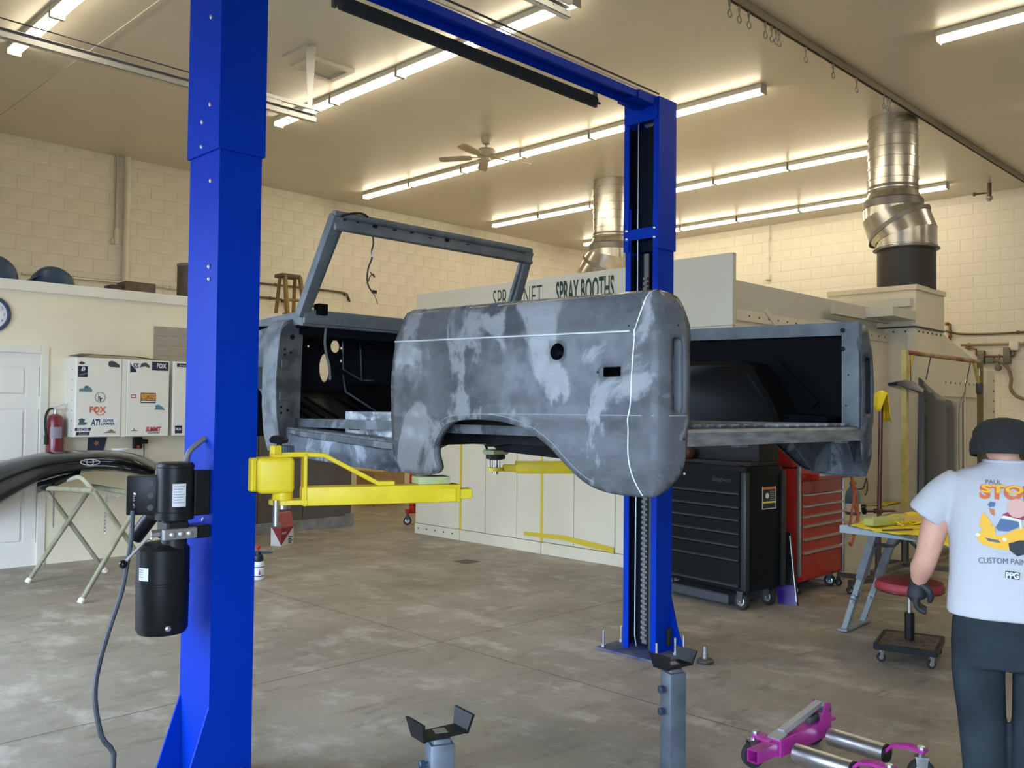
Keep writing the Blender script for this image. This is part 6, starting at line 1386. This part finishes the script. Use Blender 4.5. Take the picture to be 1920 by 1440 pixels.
# ---------------------------------------------------------------- black front fender on folding stands
def fs(px, y, d): return atd(px, y, d)
fd = thing('plastic_fender', 'glossy black front bumper cover with oval emblem resting on folding stands', 'bumper cover', onz(150, 1000, .9))
secs = [(-60, 885, 985, 8.15), (-20, 872, 958, 8.1), (30, 859, 928, 8.0), (75, 850, 905, 7.9), (120, 846.5, 892, 7.85), (170, 845.5, 884, 7.8), (215, 847, 884, 7.8), (255, 855, 890, 7.85), (292, 872, 900, 7.95)]
rings = []
for px, yt_, yb_, d in secs:
    h = yb_-yt_
    rings.append([fs(px+10, yt_-2+h*.05, d+.65), fs(px+6, yt_-1, d+.42), fs(px+3, yt_, d+.25), fs(px, yt_+h*.12, d+.10), fs(px, yt_+h*.3, d+.02), fs(px-1, yt_+h*.42, d+.0), fs(px-1, yt_+h*.5, d+.03), fs(px-2, yt_+h*.75, d+.0), fs(px-2, yt_+h*.9, d+.03), fs(px-2, yb_, d+.10)])
m = MB(); rr_ = [[V(p) for p in catmull(r, 3)] for r in rings]
cols = list(zip(*rr_)); cols = [catmull(list(c), 5) for c in cols]; m.loft([list(r) for r in zip(*cols)], cap=False, closed=False)
m.build('shell', 'black_gloss', fd, smooth=80, solid=.006)
lw = MB(); lw.loft([[fs(px, y0, d+.02), fs(px-1, (y0+y1)/2, d-.03), fs(px-2, y1, d+.02), fs(px-2, y1+1, d+.10)] for px, y0, y1, d in ((70, 905, 924, 7.93), (95, 898, 917, 7.9), (120, 891, 905, 7.88), (151, 884, 892, 7.85))], cap=False, closed=False)
lw.build('lower_lip', 'black_gloss', fd, smooth=60, solid=.006)
em = fs(167, 867, 7.72); er, eu = CR, CU
def ell(a, b, dx=0, dz=0, n=28): return [em+er*(dx+a*math.cos(2*math.pi*i/n))+eu*(dz+b*math.sin(2*math.pi*i/n))+CF*(.02+.12*abs(0)) for i in range(n)]
eo = MB().path(ell(.083, .025), .004, 6, 0, True).build('emblem', 'zinc', fd)
MB().path(ell(.03, .024), .0032, 6, 0, True).build('emblem_ring', 'zinc', eo); MB().path(ell(.055, .011, 0, .011), .0032, 6, 0, True).build('emblem_ring', 'zinc', eo)
q = fs(226, 844, 8.25)
tag(MB().lathe([(.005, 0), (.075, .002), (.078, .012), (.07, .014)], q, 24).build('white_lid', WH), 'white plastic lid lying on the black bumper cover', 'lid')
# two folding stands
sm_ = mat('stand_olive', C(152,148,122), .55, col2=C(128,124,102), nscale=9)
s1 = s2 = thing('folding_stand', 'olive tube folding stand with chains under the black bumper cover', 'folding stand', onz(150, 1090))
A1, B1, A2, B2 = ony(172, 912, 8.6), ony(84, 915, 8.6), ony(268, 928, 7.5), ony(176, 920, 7.5)
fa1, fb1, fa2 = onz(52, 1091, .012), onz(197, 1071, .012), onz(151, 1129, .012); fb2 = fb1+(fa2-fa1)
for f, tp2 in ((fa1, A1), (fb1, B1), (fa2, A2), (fb2, B2)):
    MB().tube(f, tp2, .02, n=12).build('leg', sm_, s1)
    MB().lathe([(.018, -.01), (.026, -.01), (.026, .03), (.02, .035)], f, 12, (tp2-f)).build('foot_cap', 'white_paint', s1)
for a_, b_ in ((A1, A2), (B1, B2)): MB().tube(a_, b_, .024, n=12).build('top_rail', sm_, s1)
def chain(p, q, sag, parent, n=26):
    for i in range(n):
        f = (i+.5)/n; c = p.lerp(q, f); c = c-V((0, 0, sag*4*f*(1-f))); d = (q-p).normalized()
        a = d.orthogonal().normalized() if i % 2 else d.cross(d.orthogonal()).normalized()
        pts = [c + d*.016*math.cos(t) + a*.007*math.sin(t) for t in [2*math.pi*k/8 for k in range(8)]]
        MB().path(pts, .0022, 4, 0, True).build('chain_link', 'steel', parent, smooth=0)
chain(atd(110, 915, 8.0), atd(158, 912, 7.9), .03, s1, 18); chain(atd(101, 920, 8.0), atd(100, 988, 8.0), 0, s1, 20)
chain(atd(192, 930, 7.8), atd(250, 926, 7.9), .02, s2, 20); chain(atd(200, 930, 7.8), atd(196, 1000, 7.8), 0, s2, 20)
MB().path([atd(128, 900, 7.9), atd(150, 895, 7.8), atd(165, 908, 7.75), atd(178, 924, 7.72)], .02, 10, 4).build('foam_sleeve', mat('foam_cream', C(170,166,140), .8), s2)
# ---------------------------------------------------------------- person seen from behind
pp0 = atd(1890, 900, 3.2)
pe = thing('person', 'person in black beanie, light grey printed t-shirt and dark trousers, seen from behind', 'person', (pp0.x, pp0.y, 0), YAW-math.pi/2-R_(27))
K = 526.
def PA(x): return (x-1890)/K
def PZ(y): return 1.57-(y-778)/K
def remesh(o, vox, sm=3, fac=.5):
    md = o.modifiers.new('remesh', 'REMESH'); md.mode = 'VOXEL'; md.voxel_size = vox; md.use_smooth_shade = True
    if sm: s_ = o.modifiers.new('smooth', 'SMOOTH'); s_.iterations = sm; s_.factor = fac
    return o
def ering(a, b, z, hx, hy, n=28, e=2.4, tilt=(0, 0)):
    out = []
    for k in range(n):
        t = 2*math.pi*k/n; c, s = math.cos(t), math.sin(t)
        x = hx*math.copysign(abs(c)**(2/e), c); y = hy*math.copysign(abs(s)**(2/e), s)
        out.append(V((a+x, b+y, z+tilt[0]*x+tilt[1]*y)))
    return out
def limb(mb, pts, rad, n=18):
    pts = [V(p) for p in pts]; k = 4; P = catmull(pts, k); m = len(P); Rr = []
    for i in range(m):
        f = i/(m-1)*(len(rad)-1); j = min(int(f), len(rad)-2); Rr.append(rad[j]+(rad[j+1]-rad[j])*(f-j))
    vs = []; rings = []; a = (P[1]-P[0]).orthogonal().normalized()
    for i, p in enumerate(P):
        t = (P[min(i+1, m-1)]-P[max(i-1, 0)]).normalized(); a = (a-t*a.dot(t)).normalized(); b = t.cross(a)
        rings.append([p+(a*math.cos(2*math.pi*q/n)+b*math.sin(2*math.pi*q/n))*Rr[i] for q in range(n)])
    return mb.loft(rings)
SK = mat('skin', C(206,158,136), .55, col2=C(196,142,120), nscale=9)
TOR = [(.852, 0, .0, .199, .126), (.90, 0, 0, .197, .124), (1.0, 0, 0, .190, .120), (1.1, 0, .0, .190, .120), (1.2, 0, 0, .198, .122), (1.28, 0, .005, .204, .116), (1.335, 0, .012, .200, .10), (1.365, 0, .02, .155, .085), (1.388, 0, .028, .092, .074), (1.402, 0, .032, .075, .068)]
# body: one continuous surface
bm_ = MB()
bm_.loft([ering(0, .0, .80, .15, .10), ering(0, 0, 1.0, .155, .10), ering(0, 0, 1.25, .165, .10), ering(0, .01, 1.33, .14, .08), ering(0, .03, 1.39, .06, .06)])
limb(bm_, [(-.005, .03, 1.34), (-.01, .045, 1.42), (-.015, .06, 1.47)], [.062, .056, .06])
hc_ = V((-.015, .065, 1.468))
bm_.ball(hc_+V((0,0,-.012)), .092, 12, (.84, 1.0, .92)); bm_.ball(hc_+V((0, .045, -.05)), .065, 10, (.9, .9, .9))
bm_.ball(hc_+V((0, .108, -.022)), .016, 8, (.8, 1.2, 1.2))
for s in (-1, 1): bm_.ball(hc_+V((s*.083, -.002, -.02)), .026, 8, (.4, .8, 1.2))
for s in (-1, 1):
    el = (-.262, -.005, PZ(1052)) if s < 0 else (.262, .02, PZ(1052)); wr = (-.294, .06, PZ(1112)) if s < 0 else (.27, .16, .96)
    limb(bm_, [(s*.16, .01, 1.30), (s*.222, .0, 1.20), el, ((el[0]+wr[0])/2-.004*s*-1, (el[1]+wr[1])/2, (el[2]+wr[2])/2), wr], [.055, .052, .041, .042, .025])
    limb(bm_, [(s*.085, 0, .85), (s*.085, 0, .45), (s*.07, .01, .1)], [.09, .062, .045])
    limb(bm_, [wr, (wr[0]-.004*s*-1, wr[1]+.012, wr[2]-.05)], [.026, .03])
bo_ = bm_.build('body', SK, pe, world=False); remesh(bo_, .008, 4)
for s in (-1, 1): MB().ball(hc_+V((s*.03, .088, .0)), .011, 8).build('eye', mat('eye_white', (.8, .8, .8), .2), pe, world=False)
MB().quadbox(hc_+V((-.022, .104, -.062)), hc_+V((.022, .104, -.062)), .008, .008, bev=.003).build('mouth', mat('lip', (.35,.12,.10), .5), pe, world=False)
# shirt
sh = MB(); sh.loft([ering(a, b, z, hx, hy, 32) for z, a, b, hx, hy in TOR])
for s in (-1, 1):
    e0 = V((s*.268, .0, 1.186)); d = V((s*.268-s*.15, 0, 1.186-1.33)).normalized()
    limb(sh, [(s*.145, .008, 1.315), (s*.205, .004, 1.268), e0], [.066, .070, .073])
so2 = sh.build('t_shirt', mat('shirt_grey', C(184,184,188), .95, spec=.1, bump=.8, bscale=9, stretch=(1, 1, .6)), pe, world=False); remesh(so2, .009, 3)
MB().path(ering(0, .031, 1.400, .074, .067, 28, 2.2), .007, 8, 0, True).build('collar', 'shirt_grey', so2, world=False)
def back(a, z, off=.004):
    for i in range(len(TOR)-1):
        if TOR[i][0] <= z <= TOR[i+1][0]:
            f = (z-TOR[i][0])/(TOR[i+1][0]-TOR[i][0]); b, hx, hy = [TOR[i][k]+(TOR[i+1][k]-TOR[i][k])*f for k in (2, 3, 4)]; break
    else: b, hx, hy = 0, .19, .12
    q = max(0, 1-abs(a/hx)**2.4); return V((a, b-hy*q**(1/2.4)-off, z))
def prn(n, pts, m, off=.004): 
    return MB().sheet([(PA(x), PZ(y)) for x, y in pts], lambda a, z: back(a, z, off), (), .02).build(n, m, so2, world=False, smooth=60)
def ptext(s, x0, y0, x1, y1, m, off=.006, bold=0., arc=0., shear=0.):
    mb = MB(); text_mb(mb, s, (PA(x0), 0, PZ(y1)), (1, 0, 0), (0, 0, 1), PZ(y0)-PZ(y1), PA(x1)-PA(x0), 0, bold, shear=shear)
    xc = (PA(x0)+PA(x1))/2
    for i, p in enumerate(mb.v): mb.v[i] = back(p.x, p.z+arc*(p.x-xc)**2, off)
    return mb.build('shirt_lettering', m, so2, world=False, smooth=0)
PG = mat('print_ink', (.10,.11,.14), .7); PY_ = mat('print_yellow', (.78,.42,.03), .7); PO = mat('print_orange', (.60,.13,.04), .7); PW = mat('print_white', (.66,.66,.66), .7); PB = mat('print_blue', (.07,.13,.25), .7); PP = mat('print_pink', (.62,.36,.30), .7); PRD = mat('print_red', (.30,.03,.06), .7); PK = mat('print_black', (.02,.025,.035), .7)
ptext('PAUL', 1852, 899, 1878, 907, PG)
ptext('STOLL', 1842, 908, 1948, 932, PO, .0055, .05); ptext('STOLL', 1845, 908, 1950, 922, PY_, .0075, .035)
prn('print_flame', [(1842, 975), (1848, 958), (1853, 964), (1862, 978), (1856, 992), (1842, 986)], PY_)
prn('print_car', [(1836, 1000), (1844, 992), (1856, 983), (1866, 982), (1868, 1000), (1880, 998), (1900, 985), (1922, 978), (1945, 985), (1950, 1005), (1925, 1014), (1890, 1023), (1870, 1024), (1845, 1016), (1838, 1008)], PY_, .0045)
prn('print_windscreen', [(1868, 984), (1876, 968), (1904, 972), (1906, 980), (1888, 990), (1872, 990)], PB, .0055)
prn('print_roof', [(1876, 966), (1882, 962), (1908, 968), (1910, 984), (1906, 984), (1904, 971)], PW, .006)
prn('print_engine', [(1888, 1012), (1905, 1005), (1935, 1003), (1945, 1018), (1925, 1026), (1902, 1034), (1890, 1024)], PK, .0055)
prn('print_grille', [(1851, 1004), (1872, 1007), (1876, 1012), (1856, 1010)], PG, .006)
prn('print_hat', [(1855, 944), (1860, 938), (1868, 940), (1866, 947), (1858, 948)], PB)
prn('print_flag', [(1857, 950), (1866, 952), (1866, 964), (1860, 960)], mat('print_tan', (.45,.17,.07), .7))
prn('print_shirt', [(1878, 961), (1888, 955), (1912, 958), (1920, 968), (1908, 968), (1884, 963)], PRD, .005)
hp3 = [(1902+16*math.cos(R_(i*24)), 948+17*math.sin(R_(i*24))) for i in range(15)]; prn('print_head', hp3, PP, .006)
for cx in (1839, 1882): prn('print_lamp', [(cx+4*math.cos(R_(i*45)), 1000+(5 if cx > 1850 else 0)+3.5*math.sin(R_(i*45))) for i in range(8)], PW, .0065)
prn('print_ground', [(1858, 1027), (1890, 1031), (1930, 1030), (1925, 1036), (1885, 1036)], mat('print_grey2', (.42,.44,.47), .7), .0042)
ptext('CUSTOM PAINT CO', 1840, 1038, 1945, 1049, PG, .006, 0, -.6)
prn('logo_box', [(1883, 1061), (1906, 1063), (1905, 1076), (1883, 1074)], PK, .0045); ptext('PPG', 1884, 1063, 1904, 1074, PW, .007, .04)
# trousers, shoes, gloves, beanie, hair
tr_ = MB(); tr_.loft([ering(0, 0, .90, .165, .108), ering(0, 0, .82, .182, .122), ering(0, 0, .74, .186, .122), ering(0, 0, .68, .178, .11)])
for s in (-1, 1): limb(tr_, [(s*.095, 0, .80), (s*.097, .0, .66), (s*.087, .005, .50), (s*.076, .0, .32), (s*.072, -.005, .16), (s*.07, -.005, .035)], [.088, .088, .080, .074, .074, .078])
to_ = tr_.build('trousers', mat('trouser_dark', (.017,.022,.025), .9, spec=.08, bump=.3, bscale=14, col2=(.03,.04,.048), nscale=5), pe, world=False); remesh(to_, .010, 3)
for s in (-1, 1):
    sm3 = MB(); sm3.loft([ering(s*.072, .05, .0, .045, .13, 20), ering(s*.072, .05, .03, .047, .133, 20), ering(s*.072, .04, .07, .04, .11, 20), ering(s*.072, -.01, .10, .036, .05, 20)]); sm3.build('shoe', 'black_plastic', pe, world=False)
gl = MB(); wr = V((-.294, .06, PZ(1110)))
limb(gl, [wr+V((.002, -.005, .018)), wr+V((-.002, .006, -.02)), wr+V((-.006, .012, -.048)), wr+V((-.002, .016, -.068))], [.030, .031, .036, .030])
for k, (db, L2) in enumerate(((-.024, .9), (-.008, 1.0), (.010, .97), (.027, .8))):
    b_ = wr+V((-.004, .012+db, -.062)); limb(gl, [b_+V((0, 0, .012)), b_+V((-.006, .003, -.020*L2)), b_+V((.006, .006, -.046*L2)), b_+V((.030, .006, -.058*L2))], [.0115, .011, .0105, .008], 10)
limb(gl, [wr+V((.012, -.016, -.012)), wr+V((.034, -.022, -.028)), wr+V((.042, -.018, -.052)), wr+V((.036, -.010, -.075))], [.015, .0145, .012, .009], 10)
g_o = gl.build('glove', mat('glove_black', (.012,.014,.018), .6, bump=.3, bscale=40), pe, world=False); remesh(g_o, .004, 2)
g2 = MB(); wr2 = V((.27, .16, .96))
limb(g2, [wr2+V((0, 0, .02)), wr2+V((0, .015, -.03)), wr2+V((0, .02, -.07))], [.031, .034, .03])
for k, (db, L2) in enumerate(((-.024, .9), (-.008, 1.0), (.010, .97), (.027, .8))):
    b_ = wr2+V((0, .012+db, -.066)); limb(g2, [b_+V((0, 0, .012)), b_+V((.004, .003, -.022*L2)), b_+V((-.006, .006, -.046*L2)), b_+V((-.026, .006, -.058*L2))], [.0115, .011, .0105, .008], 10)
limb(g2, [wr2+V((-.012, -.016, -.012)), wr2+V((-.034, -.022, -.028)), wr2+V((-.042, -.018, -.052))], [.015, .0145, .011], 10)
g_2 = g2.build('glove', 'glove_black', pe, world=False); remesh(g_2, .004, 2)
bn = MB(); bc_ = V((-.012, .055, 0)); T_ = (0, -.12)
rows = [(1.424, .100, .112), (1.43, .106, .118), (1.475, .107, .119), (1.482, .103, .115), (1.505, .1, .11), (1.53, .083, .092), (1.548, .055, .06), (1.555, .02, .022)]
bn.loft([ering(bc_.x, bc_.y, z, hx, hy, 36, 2.1, T_ if z < 1.5 else (0, -.08)) for z, hx, hy in rows])
bno = bn.build('beanie', mat('beanie_black', (.016,.017,.016), .9, bump=.5, bscale=60, stretch=(3, 3, .4)), pe, world=False, smooth=60)
cf = MB(); cf.loft([ering(bc_.x, bc_.y, z, hx, hy, 36, 2.1, T_) for z, hx, hy in ((1.420, .103, .115), (1.417, .108, .120), (1.43, .111, .123), (1.462, .111, .123), (1.474, .106, .118))], cap=False); cf.build('beanie_cuff', 'beanie_black', bno, world=False, smooth=60)
hr = MB(); hr.loft([ering(-.012, .080, 1.435, .090, .088, 24), ering(-.012, .083, 1.405, .084, .080, 24), ering(-.012, .095, 1.375, .07, .06, 24), ering(-.012, .10, 1.36, .05, .04, 24)])
hro = hr.build('hair', mat('hair_brown', (.075,.04,.022), .7, bump=.6, bscale=50), pe, world=False)
